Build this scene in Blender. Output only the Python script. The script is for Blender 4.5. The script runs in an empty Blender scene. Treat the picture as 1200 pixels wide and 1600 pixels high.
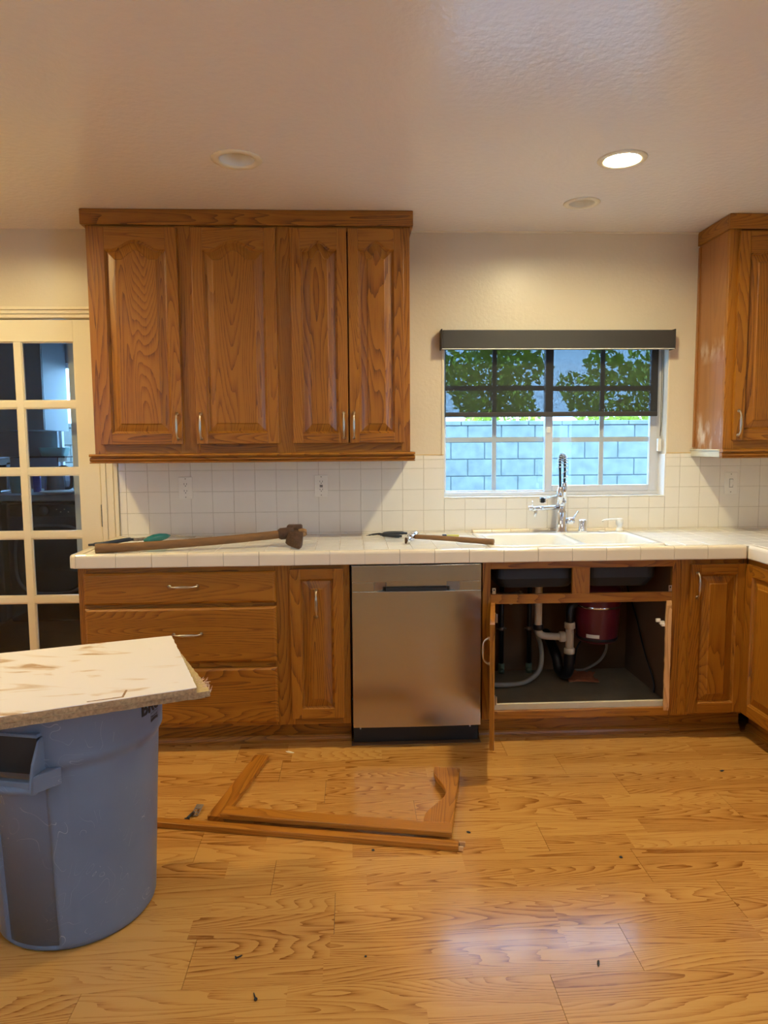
import bpy, bmesh, math, random
from mathutils import Vector, Matrix
random.seed(7)
PI = math.pi
scene = bpy.context.scene
C = scene.collection

# ------------------------------------------------------------------ camera
f_px, CAM = 1114.467, Vector((0, -3.7793, 1.3856))
pt, yw, rl = math.radians(5.4447), math.radians(2.5868), math.radians(-0.4249)
Fw = Vector((math.sin(yw)*math.cos(pt), math.cos(yw)*math.cos(pt), -math.sin(pt)))
Rt0 = Vector((math.cos(yw), -math.sin(yw), 0)); Up0 = Rt0.cross(Fw)
Rt = math.cos(rl)*Rt0 + math.sin(rl)*Up0; Up = math.cos(rl)*Up0 - math.sin(rl)*Rt0
cd = bpy.data.cameras.new('camera'); cam = bpy.data.objects.new('camera', cd); C.objects.link(cam)
m3 = Matrix((Rt, Up, -Fw)).transposed()
cam.matrix_world = Matrix.Translation(CAM) @ m3.to_4x4()
cd.sensor_fit = 'HORIZONTAL'; cd.sensor_width = 36; cd.lens = f_px*36/1200; cd.clip_start = .05
scene.camera = cam

# ------------------------------------------------------------------ light & exposure
W = bpy.data.worlds.new('sky'); scene.world = W; W.use_nodes = True
bg = W.node_tree.nodes['Background']; bg.inputs[0].default_value = (.33, .61, 1.0, 1); bg.inputs[1].default_value = 5.6
vs = scene.view_settings
vs.view_transform = 'Standard'; vs.look = 'None'; vs.gamma = 1; vs.use_curve_mapping = False
vs.exposure = 1.20
scene.cycles.caustics_reflective = False
scene.cycles.max_bounces = 10; scene.cycles.diffuse_bounces = 6; scene.cycles.transparent_max_bounces = 16
scene.cycles.sample_clamp_indirect = 8
sd_ = bpy.data.lights.new('sun', 'SUN'); sd_.energy = 3.5; sd_.angle = .02; sd_.color = (.42, .72, 1.0)
so_ = bpy.data.objects.new('sun', sd_); C.objects.link(so_); so_.rotation_euler = (math.radians(32), 0, math.radians(4)); so_.location = (0, 2, 8)
LAMP_COL = (1.0, .87, .52)
LAMP_WARM = (1.0, .80, .38)
LAMP_FILL = (1.0, .92, .78)  # colour of the added fill lamps
CEIL = 2.475

# ------------------------------------------------------------------ materials
MATS = {}
def nodes_of(name):
    m = bpy.data.materials.new(name); m.use_nodes = True
    nt = m.node_tree; b = nt.nodes['Principled BSDF']
    return m, nt, b
def mth(nt, op, a, b=None, c=None):
    n = nt.nodes.new('ShaderNodeMath'); n.operation = op
    for i, v in enumerate((a, b, c)):
        if v is None: continue
        if isinstance(v, (int, float)): n.inputs[i].default_value = v
        else: nt.links.new(v, n.inputs[i])
    return n.outputs[0]
def simple(name, col, rough=.5, metal=0, spec=.5, noise=0, nscale=20, bump=0, bscale=200, coat=0, var=None, stretch=(1,1,1)):
    m, nt, b = nodes_of(name)
    b.inputs['Base Color'].default_value = (*col, 1); b.inputs['Roughness'].default_value = rough
    b.inputs['Metallic'].default_value = metal; b.inputs['Specular IOR Level'].default_value = spec
    b.inputs['Coat Weight'].default_value = coat
    tc = nt.nodes.new('ShaderNodeTexCoord'); mp = nt.nodes.new('ShaderNodeMapping'); nt.links.new(tc.outputs['Object'], mp.inputs[0])
    mp.inputs['Scale'].default_value = stretch
    n = nt.nodes.new('ShaderNodeTexNoise'); n.inputs['Scale'].default_value = nscale; n.inputs['Detail'].default_value = 4
    nt.links.new(mp.outputs[0], n.inputs['Vector'])
    mx = nt.nodes.new('ShaderNodeMix'); mx.data_type = 'RGBA'
    nt.links.new(n.outputs[0], mx.inputs[0])
    v = var or tuple(c*(1-noise) for c in col)
    mx.inputs[6].default_value = (*v, 1); mx.inputs[7].default_value = (*[min(1, c*(1+noise)) for c in col], 1) if not var else (*col, 1)
    nt.links.new(mx.outputs[2], b.inputs['Base Color'])
    if bump:
        n2 = nt.nodes.new('ShaderNodeTexNoise'); n2.inputs['Scale'].default_value = bscale; n2.inputs['Detail'].default_value = 3
        nt.links.new(mp.outputs[0], n2.inputs['Vector'])
        bp = nt.nodes.new('ShaderNodeBump'); bp.inputs['Strength'].default_value = bump; bp.inputs['Distance'].default_value = .002
        nt.links.new(n2.outputs[0], bp.inputs['Height']); nt.links.new(bp.outputs[0], b.inputs['Normal'])
    MATS[name] = m
    return m
def wood(name, light, mid, dark, rough, rings=26, across=7.0, along=.8, tone=.28, contrast=1.0, coat=.15, pore=.5, bump=.15):
    """oak: contour lines of a stretched noise give the cathedral figure, fine streaks the pores (UV in metres, v along the grain)"""
    m, nt, b = nodes_of(name)
    uv = nt.nodes.new('ShaderNodeUVMap'); uv.uv_map = 'UVMap'
    at = nt.nodes.new('ShaderNodeAttribute'); at.attribute_name = 'tone'
    oi = nt.nodes.new('ShaderNodeObjectInfo')
    sep = nt.nodes.new('ShaderNodeSeparateXYZ'); nt.links.new(uv.outputs[0], sep.inputs[0])
    z = mth(nt, 'ADD', mth(nt, 'MULTIPLY', at.outputs['Fac'], 9.0), mth(nt, 'MULTIPLY', oi.outputs['Random'], 7.0))
    def nz(su, sv, detail, dist=0, rough_=.5):
        cx = nt.nodes.new('ShaderNodeCombineXYZ')
        nt.links.new(mth(nt, 'MULTIPLY', sep.outputs[0], su), cx.inputs[0]); nt.links.new(mth(nt, 'MULTIPLY', sep.outputs[1], sv), cx.inputs[1])
        nt.links.new(z, cx.inputs[2])
        n = nt.nodes.new('ShaderNodeTexNoise'); n.inputs['Scale'].default_value = 1; n.inputs['Detail'].default_value = detail
        n.inputs['Roughness'].default_value = rough_; n.inputs['Distortion'].default_value = dist
        nt.links.new(cx.outputs[0], n.inputs['Vector']); return n.outputs[0]
    base = nz(across, along, 1.5, .25, .4)
    wob = nz(60, 5, 2)
    ph = mth(nt, 'ADD', mth(nt, 'MULTIPLY', base, rings), mth(nt, 'MULTIPLY', wob, .45))
    fr = mth(nt, 'FRACT', ph)
    ring = mth(nt, 'POWER', fr, 2.2)                       # sharp dark side of each growth ring
    pores = nz(420, 9, 2, 0, .6)
    pr = mth(nt, 'MULTIPLY', mth(nt, 'GREATER_THAN', pores, .56), mth(nt, 'ADD', mth(nt, 'MULTIPLY', ring, .7), .3))
    broad = nz(9, .5, 2)
    fac = mth(nt, 'ADD', mth(nt, 'MULTIPLY', ring, .62*contrast), mth(nt, 'MULTIPLY', pr, pore*.5))
    fac = mth(nt, 'ADD', fac, mth(nt, 'MULTIPLY', mth(nt, 'SUBTRACT', broad, .5), .55))
    fac = mth(nt, 'ADD', fac, mth(nt, 'MULTIPLY', mth(nt, 'SUBTRACT', at.outputs['Fac'], .5), tone*1.2))
    rp = nt.nodes.new('ShaderNodeValToRGB'); e = rp.color_ramp.elements
    e[0].position = 0; e[0].color = (*light, 1); e[1].position = .95; e[1].color = (*dark, 1)
    k = rp.color_ramp.elements.new(.42); k.color = (*mid, 1)
    nt.links.new(fac, rp.inputs[0]); nt.links.new(rp.outputs[0], b.inputs['Base Color'])
    b.inputs['Roughness'].default_value = rough; b.inputs['Coat Weight'].default_value = coat; b.inputs['Coat Roughness'].default_value = .14
    bp = nt.nodes.new('ShaderNodeBump'); bp.inputs['Strength'].default_value = bump; bp.inputs['Distance'].default_value = .0006; bp.invert = True
    nt.links.new(mth(nt, 'ADD', pr, ring), bp.inputs['Height']); nt.links.new(bp.outputs[0], b.inputs['Normal'])
    MATS[name] = m
    return m
wood('oak', (.37, .142, .011), (.27, .090, .005), (.085, .023, .0015), .38, rings=46, across=6, along=.55, coat=.08, contrast=.95, pore=.8)
wood('oak_side', (.36, .145, .035), (.29, .11, .024), (.19, .062, .012), .35, rings=9, contrast=.5, tone=.1)
wood('oak_raw', (.74, .43, .18), (.62, .33, .12), (.40, .18, .05), .7, rings=18, coat=0)
wood('oak_loose', (.46, .175, .018), (.34, .112, .009), (.12, .034, .003), .4, rings=40, across=6, along=.55)
wood('laminate', (.62, .32, .080), (.52, .235, .050), (.22, .070, .011), .24, rings=40, across=7, along=.6, contrast=.95, tone=.38, coat=.5, pore=.8, bump=.03)
wood('handle_wood', (.34, .19, .08), (.20, .10, .035), (.06, .03, .012), .6, rings=8, across=20, coat=0)
simple('axe_wood', (.30, .145, .050), .7, nscale=30, var=(.10, .055, .025), stretch=(.25, 2, 2), bump=.4, bscale=60)
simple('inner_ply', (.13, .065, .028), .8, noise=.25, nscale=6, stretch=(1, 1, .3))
simple('wall_paint', (.70, .61, .47), .33, noise=.02, nscale=3, bump=.55, bscale=55)
simple('ceiling_paint', (.80, .74, .70), .24, noise=.02, nscale=2, bump=.8, bscale=40)
simple('far_paint', (.34, .24, .16), .8, noise=.05)
simple('laundry_paint', (.42, .43, .47), .7, noise=.05)
simple('trim_paint', (.80, .72, .55), .3, noise=.03, nscale=5)
simple('tile_white', (.80, .76, .69), .16, noise=.03, nscale=9, bump=.05, bscale=25)
simple('tile_counter', (.80, .77, .70), .12, noise=.03, nscale=9, bump=.05, bscale=25)
simple('tile_cap', (.80, .71, .56), .12, noise=.04, nscale=7)
simple('grout', (.58, .53, .45), .9, noise=.2, nscale=60)
simple('caulk', (.66, .48, .22), .6, noise=.3, nscale=25)
simple('vinyl', (.60, .60, .62), .35, noise=.02)
simple('sink_white', (.82, .80, .74), .12, noise=.01)
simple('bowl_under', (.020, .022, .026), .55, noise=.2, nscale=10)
simple('plastic_white', (.80, .77, .70), .35, noise=.02)
simple('slot_dark', (.02, .018, .016), .6)
simple('chrome', (.80, .82, .85), .10, metal=1)
simple('spring_steel', (.50, .52, .56), .22, metal=1)
simple('nickel', (.58, .52, .43), .28, metal=1, noise=.1, nscale=60)
simple('iron', (.28, .23, .20), .5, metal=.7, noise=.4, nscale=60)
simple('rust', (.085, .045, .028), .75, metal=.3, noise=.6, nscale=70, bump=.8, bscale=120)
simple('black', (.010, .010, .011), .5)
simple('black_gloss', (.012, .012, .014), .12)
simple('rubber_navy', (.012, .022, .045), .45, noise=.1)
simple('teal', (.015, .17, .18), .35, noise=.15, nscale=40)
simple('yellow', (.55, .50, .10), .4)
simple('pvc_white', (.66, .58, .44), .35, noise=.06)
simple('pvc_black', (.008, .009, .013), .35)
simple('hose_grey', (.30, .28, .24), .5, noise=.1)
simple('hose_green', (.10, .14, .09), .6, noise=.1)
simple('maroon', (.12, .012, .025), .28, noise=.08)
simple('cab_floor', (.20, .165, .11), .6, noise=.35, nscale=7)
simple('lip_cream', (.62, .56, .40), .5, noise=.12, nscale=14)
simple('cloth_rust', (.30, .09, .035), .9, noise=.2)
simple('blind_box', (.035, .032, .030), .6, noise=.08, nscale=200)
simple('cmu', (.125, .132, .120), .9, noise=.45, nscale=9, bump=.8, bscale=90)
simple('mortar', (.080, .095, .09), .95, noise=.2, nscale=30)
simple('ground', (.50, .50, .50), .95, noise=.2, nscale=3)
simple('leaf', (.42, .46, .03), .5, noise=.6, nscale=5)
simple('leaf_dark', (.02, .05, .012), .6, noise=.5, nscale=5)
simple('bark', (.12, .08, .05), .9, noise=.3)
simple('cabinet_grey', (.42, .47, .50), .5, noise=.02)
simple('blue_box', (.02, .05, .42), .4)
simple('mint', (.35, .60, .55), .5, noise=.1)
simple('screw_steel', (.05, .05, .05), .4, metal=.8)
simple('chip_white', (.8, .72, .55), .7)
simple('pb_edge', (.40, .25, .12), .95, noise=.75, nscale=120, bump=1.0, bscale=220)
simple('raw_board', (.52, .38, .17), .8, noise=.25, nscale=60)
simple('splinter', (.70, .50, .34), .9, noise=.3)
simple('bezel', (.22, .22, .24), .22, metal=.7)

def glass(name, tint, refl=1.0, rough=.02):
    m = bpy.data.materials.new(name); m.use_nodes = True; nt = m.node_tree; nt.nodes.clear()
    o = nt.nodes.new('ShaderNodeOutputMaterial'); t = nt.nodes.new('ShaderNodeBsdfTransparent'); g = nt.nodes.new('ShaderNodeBsdfGlossy')
    t.inputs[0].default_value = (*tint, 1); g.inputs['Roughness'].default_value = rough; g.inputs['Color'].default_value = (1, 1, 1, 1)
    fr = nt.nodes.new('ShaderNodeFresnel'); fr.inputs[0].default_value = 1.5; mx = nt.nodes.new('ShaderNodeMixShader')
    gm = nt.nodes.new('ShaderNodeNewGeometry'); nt.links.new(mth(nt, 'MULTIPLY', mth(nt, 'MULTIPLY', fr.outputs[0], refl), mth(nt, 'SUBTRACT', 1.0, gm.outputs['Backfacing'])), mx.inputs[0]); nt.links.new(t.outputs[0], mx.inputs[1]); nt.links.new(g.outputs[0], mx.inputs[2])
    nt.links.new(mx.outputs[0], o.inputs[0]); MATS[name] = m
glass('glass', (.94, .97, .98)); glass('glass_door', (.92, .94, .94), 1.0)
def emit(name, col, s):
    m = bpy.data.materials.new(name); m.use_nodes = True; nt = m.node_tree; nt.nodes.clear()
    o = nt.nodes.new('ShaderNodeOutputMaterial'); e = nt.nodes.new('ShaderNodeEmission'); e.inputs[0].default_value = (*col, 1); e.inputs[1].default_value = s
    nt.links.new(e.outputs[0], o.inputs[0]); MATS[name] = m
emit('lamp_main', LAMP_COL, 330); emit('lamp_warm', LAMP_WARM, 300); emit('lamp_fill', LAMP_FILL, 62)
def mat_shade():                       # roller-shade mesh: woven, part see-through
    m = bpy.data.materials.new('shade_mesh'); m.use_nodes = True; nt = m.node_tree; nt.nodes.clear()
    o = nt.nodes.new('ShaderNodeOutputMaterial'); t = nt.nodes.new('ShaderNodeBsdfTransparent'); d = nt.nodes.new('ShaderNodeBsdfDiffuse')
    t.inputs[0].default_value = (.85, .93, .95, 1); d.inputs[0].default_value = (.035, .034, .034, 1)
    tc = nt.nodes.new('ShaderNodeTexCoord'); mp = nt.nodes.new('ShaderNodeMapping'); mp.inputs['Scale'].default_value = (330, 1, 40)
    n = nt.nodes.new('ShaderNodeTexNoise'); n.inputs['Scale'].default_value = 1; nt.links.new(tc.outputs['Object'], mp.inputs[0]); nt.links.new(mp.outputs[0], n.inputs['Vector'])
    f = mth(nt, 'ADD', mth(nt, 'MULTIPLY', n.outputs[0], .12), .88); mx = nt.nodes.new('ShaderNodeMixShader')
    nt.links.new(f, mx.inputs[0]); nt.links.new(t.outputs[0], mx.inputs[1]); nt.links.new(d.outputs[0], mx.inputs[2]); nt.links.new(mx.outputs[0], o.inputs[0])
    MATS['shade_mesh'] = m
mat_shade()
def mat_steel():
    m, nt, b = nodes_of('stainless'); b.inputs['Metallic'].default_value = 1; b.inputs['Base Color'].default_value = (.50, .48, .43, 1)
    b.inputs['Roughness'].default_value = .27; b.inputs['Anisotropic'].default_value = .6
    tc = nt.nodes.new('ShaderNodeTexCoord'); mp = nt.nodes.new('ShaderNodeMapping'); mp.inputs['Scale'].default_value = (3, 3, 700)
    n = nt.nodes.new('ShaderNodeTexNoise'); n.inputs['Scale'].default_value = 1; n.inputs['Detail'].default_value = 2
    nt.links.new(tc.outputs['Object'], mp.inputs[0]); nt.links.new(mp.outputs[0], n.inputs['Vector'])
    nt.links.new(mth(nt, 'ADD', mth(nt, 'MULTIPLY', n.outputs[0], .05), .20), b.inputs['Roughness'])
    n2 = nt.nodes.new('ShaderNodeTexNoise'); n2.inputs['Scale'].default_value = 2.2; nt.links.new(tc.outputs['Object'], n2.inputs['Vector'])
    bp = nt.nodes.new('ShaderNodeBump'); bp.inputs['Strength'].default_value = .15; bp.inputs['Distance'].default_value = .02
    nt.links.new(n2.outputs[0], bp.inputs['Height']); nt.links.new(bp.outputs[0], b.inputs['Normal'])
    MATS['stainless'] = m
mat_steel()
def mat_can():                         # scuffed blue-grey polyethylene
    m, nt, b = nodes_of('bin_plastic'); b.inputs['Roughness'].default_value = .42
    tc = nt.nodes.new('ShaderNodeTexCoord')
    n = nt.nodes.new('ShaderNodeTexNoise'); n.inputs['Scale'].default_value = 5; n.inputs['Detail'].default_value = 6; nt.links.new(tc.outputs['Object'], n.inputs['Vector'])
    v = nt.nodes.new('ShaderNodeTexNoise'); v.inputs['Scale'].default_value = 3.2; v.inputs['Detail'].default_value = 1; v.inputs['Distortion'].default_value = 3.5
    nt.links.new(tc.outputs['Object'], v.inputs['Vector'])
    s = nt.nodes.new('ShaderNodeTexNoise'); s.inputs['Scale'].default_value = 11; nt.links.new(tc.outputs['Object'], s.inputs['Vector'])
    line = mth(nt, 'LESS_THAN', mth(nt, 'ABSOLUTE', mth(nt, 'SUBTRACT', mth(nt, 'FRACT', mth(nt, 'MULTIPLY', v.outputs[0], 9)), .5)), .011)
    scr = mth(nt, 'MULTIPLY', mth(nt, 'MULTIPLY', line, mth(nt, 'GREATER_THAN', s.outputs[0], .55)), .6)
    mx = nt.nodes.new('ShaderNodeMix'); mx.data_type = 'RGBA'; nt.links.new(n.outputs[0], mx.inputs[0])
    mx.inputs[6].default_value = (.105, .138, .195, 1); mx.inputs[7].default_value = (.165, .21, .28, 1)
    m2 = nt.nodes.new('ShaderNodeMix'); m2.data_type = 'RGBA'; nt.links.new(scr, m2.inputs[0]); nt.links.new(mx.outputs[2], m2.inputs[6])
    m2.inputs[7].default_value = (.40, .43, .46, 1); nt.links.new(m2.outputs[2], b.inputs['Base Color'])
    MATS['bin_plastic'] = m
mat_can()
def mat_board():                       # worn pale veneer on particle board: stain with its own shape
    m, nt, b = nodes_of('worn_veneer'); b.inputs['Roughness'].default_value = .6
    tc = nt.nodes.new('ShaderNodeTexCoord'); mp = nt.nodes.new('ShaderNodeMapping'); mp.inputs['Rotation'].default_value = (0, 0, -.38); mp.inputs['Scale'].default_value = (2.6, 9, 1)
    n = nt.nodes.new('ShaderNodeTexNoise'); n.inputs['Scale'].default_value = 1.3; n.inputs['Detail'].default_value = 5; n.inputs['Distortion'].default_value = 1.4
    nt.links.new(tc.outputs['Object'], mp.inputs[0]); nt.links.new(mp.outputs[0], n.inputs['Vector'])
    rp = nt.nodes.new('ShaderNodeValToRGB'); e = rp.color_ramp.elements
    e[0].position = .56; e[0].color = (.86, .80, .73, 1); e[1].position = .70; e[1].color = (.52, .32, .15, 1)
    k = e.new(.615); k.color = (.76, .63, .48, 1)
    nt.links.new(n.outputs[0], rp.inputs[0]); nt.links.new(rp.outputs[0], b.inputs['Base Color']); MATS['worn_veneer'] = m
mat_board()
def mat_worn():                        # cabinet side with pale rubbed patches
    m = MATS['oak_side'].copy(); m.name = 'oak_side_worn'; nt = m.node_tree; b = nt.nodes['Principled BSDF']
    src = b.inputs['Base Color'].links[0].from_socket
    tc = nt.nodes.new('ShaderNodeTexCoord'); sp = nt.nodes.new('ShaderNodeSeparateXYZ'); nt.links.new(tc.outputs['Object'], sp.inputs[0])
    mp = nt.nodes.new('ShaderNodeMapping'); mp.inputs['Scale'].default_value = (1, 18, 8); nt.links.new(tc.outputs['Object'], mp.inputs[0])
    n = nt.nodes.new('ShaderNodeTexNoise'); n.inputs['Scale'].default_value = 1; n.inputs['Detail'].default_value = 5; nt.links.new(mp.outputs[0], n.inputs['Vector'])
    def band(z0, w): return mth(nt, 'MAXIMUM', mth(nt, 'SUBTRACT', 1.0, mth(nt, 'DIVIDE', mth(nt, 'ABSOLUTE', mth(nt, 'SUBTRACT', sp.outputs[2], z0)), w)), 0.0)
    z = mth(nt, 'ADD', mth(nt, 'MULTIPLY', band(.50, .07), .6), band(.06, .14))
    f = mth(nt, 'MULTIPLY', mth(nt, 'MAXIMUM', mth(nt, 'MULTIPLY', mth(nt, 'SUBTRACT', n.outputs[0], .46), 5.0), 0.0), z)
    f = mth(nt, 'MINIMUM', f, .75)
    mx = nt.nodes.new('ShaderNodeMix'); mx.data_type = 'RGBA'; nt.links.new(f, mx.inputs[0]); nt.links.new(src, mx.inputs[6]); mx.inputs[7].default_value = (.74, .66, .56, 1)
    nt.links.new(mx.outputs[2], b.inputs['Base Color']); MATS['oak_side_worn'] = m
mat_worn()

# ------------------------------------------------------------------ mesh builder
class MB:
    def __init__(s): s.v = []; s.f = []; s.uv = []; s.t = []; s.sm = []; s.mi = []; s.M = None; s.cur = 0; s.mats = []
    def mat(s, name):
        if name not in s.mats: s.mats.append(name)
        s.cur = s.mats.index(name); return s
    def piece(s, pts, faces, g='z', smooth=False, tone=None):
        pts = [Vector(p) for p in pts]; base = len(s.v)
        ou, ov = random.uniform(0, 50), random.uniform(0, 50); t = random.random() if tone is None else tone
        gi = 'xyz'.index(g)
        for p in pts: s.v.append(s.M @ p if s.M else p)
        for f in faces:
            s.f.append([base+i for i in f]); s.sm.append(smooth); s.t.append(t); s.mi.append(s.cur)
            s.uv.append([(sum(pts[i][k] for k in range(3) if k != gi)+ou, pts[i][gi]+ov) for i in f])
        return s
    def box(s, x0, x1, y0, y1, z0, z1, g='z', tone=None):
        x0, x1 = min(x0, x1), max(x0, x1); y0, y1 = min(y0, y1), max(y0, y1); z0, z1 = min(z0, z1), max(z0, z1)
        p = [(x0,y0,z0),(x1,y0,z0),(x1,y1,z0),(x0,y1,z0),(x0,y0,z1),(x1,y0,z1),(x1,y1,z1),(x0,y1,z1)]
        return s.piece(p, [(0,3,2,1),(4,5,6,7),(0,1,5,4),(1,2,6,5),(2,3,7,6),(3,0,4,7)], g, False, tone)
    def prism(s, poly, axis, a0, a1, g='z', smooth=False, tone=None):
        n = len(poly)
        def P(q, a): return {'x': (a, q[0], q[1]), 'y': (q[0], a, q[1]), 'z': (q[0], q[1], a)}[axis]
        ar = sum(poly[i][0]*poly[(i+1) % n][1]-poly[(i+1) % n][0]*poly[i][1] for i in range(n))
        if (ar < 0) != (axis == 'y'): poly = poly[::-1]
        pts = [P(q, a0) for q in poly]+[P(q, a1) for q in poly]
        fs = [tuple(range(n))[::-1], tuple(range(n, 2*n))]+[(i, (i+1) % n, n+(i+1) % n, n+i) for i in range(n)]
        if a1 < a0: fs = [f[::-1] for f in fs]
        return s.piece(pts, fs, g, smooth, tone)
    def loft(s, rings, cap0=True, cap1=True, g='z', smooth=False, closed=True, tone=None):
        n = len(rings[0]); pts = [p for r in rings for p in r]; fs = []
        for k in range(len(rings)-1):
            for i in range(n if closed else n-1):
                j = (i+1) % n; fs.append((k*n+i, k*n+j, (k+1)*n+j, (k+1)*n+i))
        if cap0: fs.append(tuple(range(n))[::-1])
        if cap1: fs.append(tuple(range((len(rings)-1)*n, len(rings)*n)))
        return s.piece(pts, fs, g, smooth, tone)
    def lathe(s, prof, c=(0,0,0), axis='z', seg=32, smooth=True, a0=0, caps=True):
        rings = []
        for r, h in prof:
            ring = []
            for i in range(seg):
                a = 2*PI*i/seg+a0; u, w = max(r, 1e-5)*math.cos(a), max(r, 1e-5)*math.sin(a)
                ring.append({'z': (c[0]+u, c[1]+w, c[2]+h), 'y': (c[0]+w, c[1]+h, c[2]+u), 'x': (c[0]+h, c[1]+u, c[2]+w)}[axis])
            rings.append(ring)
        return s.loft(rings, caps, caps, 'z', smooth)
    def tube(s, path, r, seg=10, smooth=True, g='x', caps=True, flat=1.0):
        path = [Vector(p) for p in path]; n = len(path); rs = r if isinstance(r, (list, tuple)) else [r]*n
        rings = []; up = Vector((0, 0, 1)); prev = None
        for i, p in enumerate(path):
            t = (path[min(i+1, n-1)]-path[max(i-1, 0)]).normalized()
            if prev is None:
                a = t.cross(up); a = t.cross(Vector((0, 1, 0))) if a.length < .1 else a
            else: a = prev-t*prev.dot(t)
            a.normalize(); prev = a; b = t.cross(a)
            rings.append([p+rs[i]*(math.cos(2*PI*k/seg)*a+flat*math.sin(2*PI*k/seg)*b) for k in range(seg)])
        return s.loft(rings, caps, caps, g, smooth)
    def build(s, name, mat=None, parent=None, bevel=0, seg=2, world=False, loc=None, rot=None):
        me = bpy.data.meshes.new(name)
        off = Vector(parent.location) if (parent is not None and world) else Vector((0, 0, 0))
        me.from_pydata([tuple(v-off) for v in s.v], [], s.f)
        ul = me.uv_layers.new(name='UVMap'); k = 0
        for uvs in s.uv:
            for q in uvs: ul.data[k].uv = q; k += 1
        at = me.attributes.new('tone', 'FLOAT', 'FACE')
        for i, t in enumerate(s.t): at.data[i].value = t; 
        for i, pl in enumerate(me.polygons): pl.use_smooth = s.sm[i]; pl.material_index = s.mi[i]
        for m in (s.mats or [mat]): me.materials.append(MATS[m])
        o = bpy.data.objects.new(name, me); C.objects.link(o)
        if parent is not None: o.parent = parent
        if loc: o.location = loc
        if rot: o.rotation_euler = rot
        if bevel:
            b = o.modifiers.new('bevel', 'BEVEL'); b.width = bevel; b.segments = seg; b.limit_method = 'ANGLE'; b.angle_limit = math.radians(40)
        return o
def spline(pts, n=8):
    pts = [Vector(p) for p in pts]; out = []
    for i in range(len(pts)-1):
        p0, p1, p2, p3 = pts[max(i-1, 0)], pts[i], pts[i+1], pts[min(i+2, len(pts)-1)]
        for k in range(n):
            t = k/n; out.append(.5*((2*p1)+(p2-p0)*t+(2*p0-5*p1+4*p2-p3)*t*t+(3*p1-p0-3*p2+p3)*t**3))
    return out+[pts[-1]]
def tag(o, label, cat, group=None):
    o['label'] = label; o['category'] = cat
    if group: o['group'] = group
    return o
def thing(name, loc, label, cat, group=None, rz=0):
    o = bpy.data.objects.new(name, None); C.objects.link(o); o.location = loc; o.rotation_euler = (0, 0, rz); o.empty_display_size = .1
    return tag(o, label, cat, group)
def struct(o): o['kind'] = 'structure'; return o
def dup(root, loc, label=None, rz=None):
    r = root.copy(); C.objects.link(r); r.location = loc
    if rz is not None: r.rotation_euler = (0, 0, rz)
    if label: r['label'] = label
    for ch in list(root.children):
        c = ch.copy(); C.objects.link(c); c.parent = r
        for g in list(ch.children):
            d = g.copy(); C.objects.link(d); d.parent = c
    return r

# ================================================================== SETTING
XL, XR, YF, WT = -2.75, 2.44, -6.4, .15
LY, LXR = 2.75, -1.5        # laundry room beyond the french door
# floor: laminate planks, each plank of two strips, thin dark joints
fl = MB(); fl.mat('laminate'); ROW = .187
known = {4: .889, 5: 1.085, 6: 1.432, 7: .661, 8: -.266, 9: 1.14, 10: .755, 3: .68}
k = 0; y = 0.0
while y > YF:
    x0 = known.get(k, random.uniform(-1, 1)); x = x0
    while x > XL: x -= 1.205
    while x < XR:
        a, b = max(x, XL), min(x+1.205, XR)
        for sidx in range(2):
            xs = [a]; q = a+random.uniform(.2, .7)
            while q < b-.15: xs.append(q); q += random.uniform(.38, .75)
            xs.append(b)
            for i in range(len(xs)-1):
                l = xs[i]+(.0006 if i == 0 else 0); r = xs[i+1]-(.0006 if i == len(xs)-2 else 0)
                ya, yb = y-sidx*ROW/2, y-(sidx+1)*ROW/2
                if sidx == 0: ya -= .0003
                else: yb += .0003
                fl.box(l, r, yb, ya, -.008, 0, 'x')
        x += 1.205
    y -= ROW; k += 1
fl.mat('black').box(XL, XR, YF, 0, -.05, -.009)
struct(fl.build('floor', world=True))
# ceiling with holes for the recessed cans
LIT, OFF1, OFF2, LITL = (1.06, -.95, .066, .094), (-.425, -.91, .067, .098), (1.066, -.446, .056, .083), (-1.83, -.95, .066, .094)
FILLS = [(1.06, -2.75, .066, .094), (-.42, -2.9, .066, .094), (-1.83, -2.9, .066, .094), (1.06, -4.8, .066, .094), (-.6, -4.8, .066, .094)]  # lamps added out of view behind the camera, to give fill light
def ceiling():
    bm = bmesh.new(); es = []
    def loop(ps):
        vs_ = [bm.verts.new((*p, CEIL)) for p in ps]
        for i in range(len(vs_)): es.append(bm.edges.new((vs_[i], vs_[(i+1) % len(vs_)])))
    loop([(XL, YF), (XR, YF), (XR, 0), (XL, 0)])
    for cx, cy, r, ro in [LIT, OFF1, OFF2, LITL]+FILLS: loop([(cx+r*math.cos(2*PI*i/40), cy+r*math.sin(2*PI*i/40)) for i in range(40)])
    bmesh.ops.triangle_fill(bm, edges=es, use_beauty=True, normal=(0, 0, -1))
    g = bmesh.ops.extrude_face_region(bm, geom=list(bm.faces)); 
    for v in [e for e in g['geom'] if isinstance(e, bmesh.types.BMVert)]: v.co.z += .14
    me = bpy.data.meshes.new('ceiling'); bm.to_mesh(me); bm.free(); me.materials.append(MATS['ceiling_paint'])
    o = bpy.data.objects.new('ceiling', me); C.objects.link(o); struct(o)
ceiling()
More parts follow.
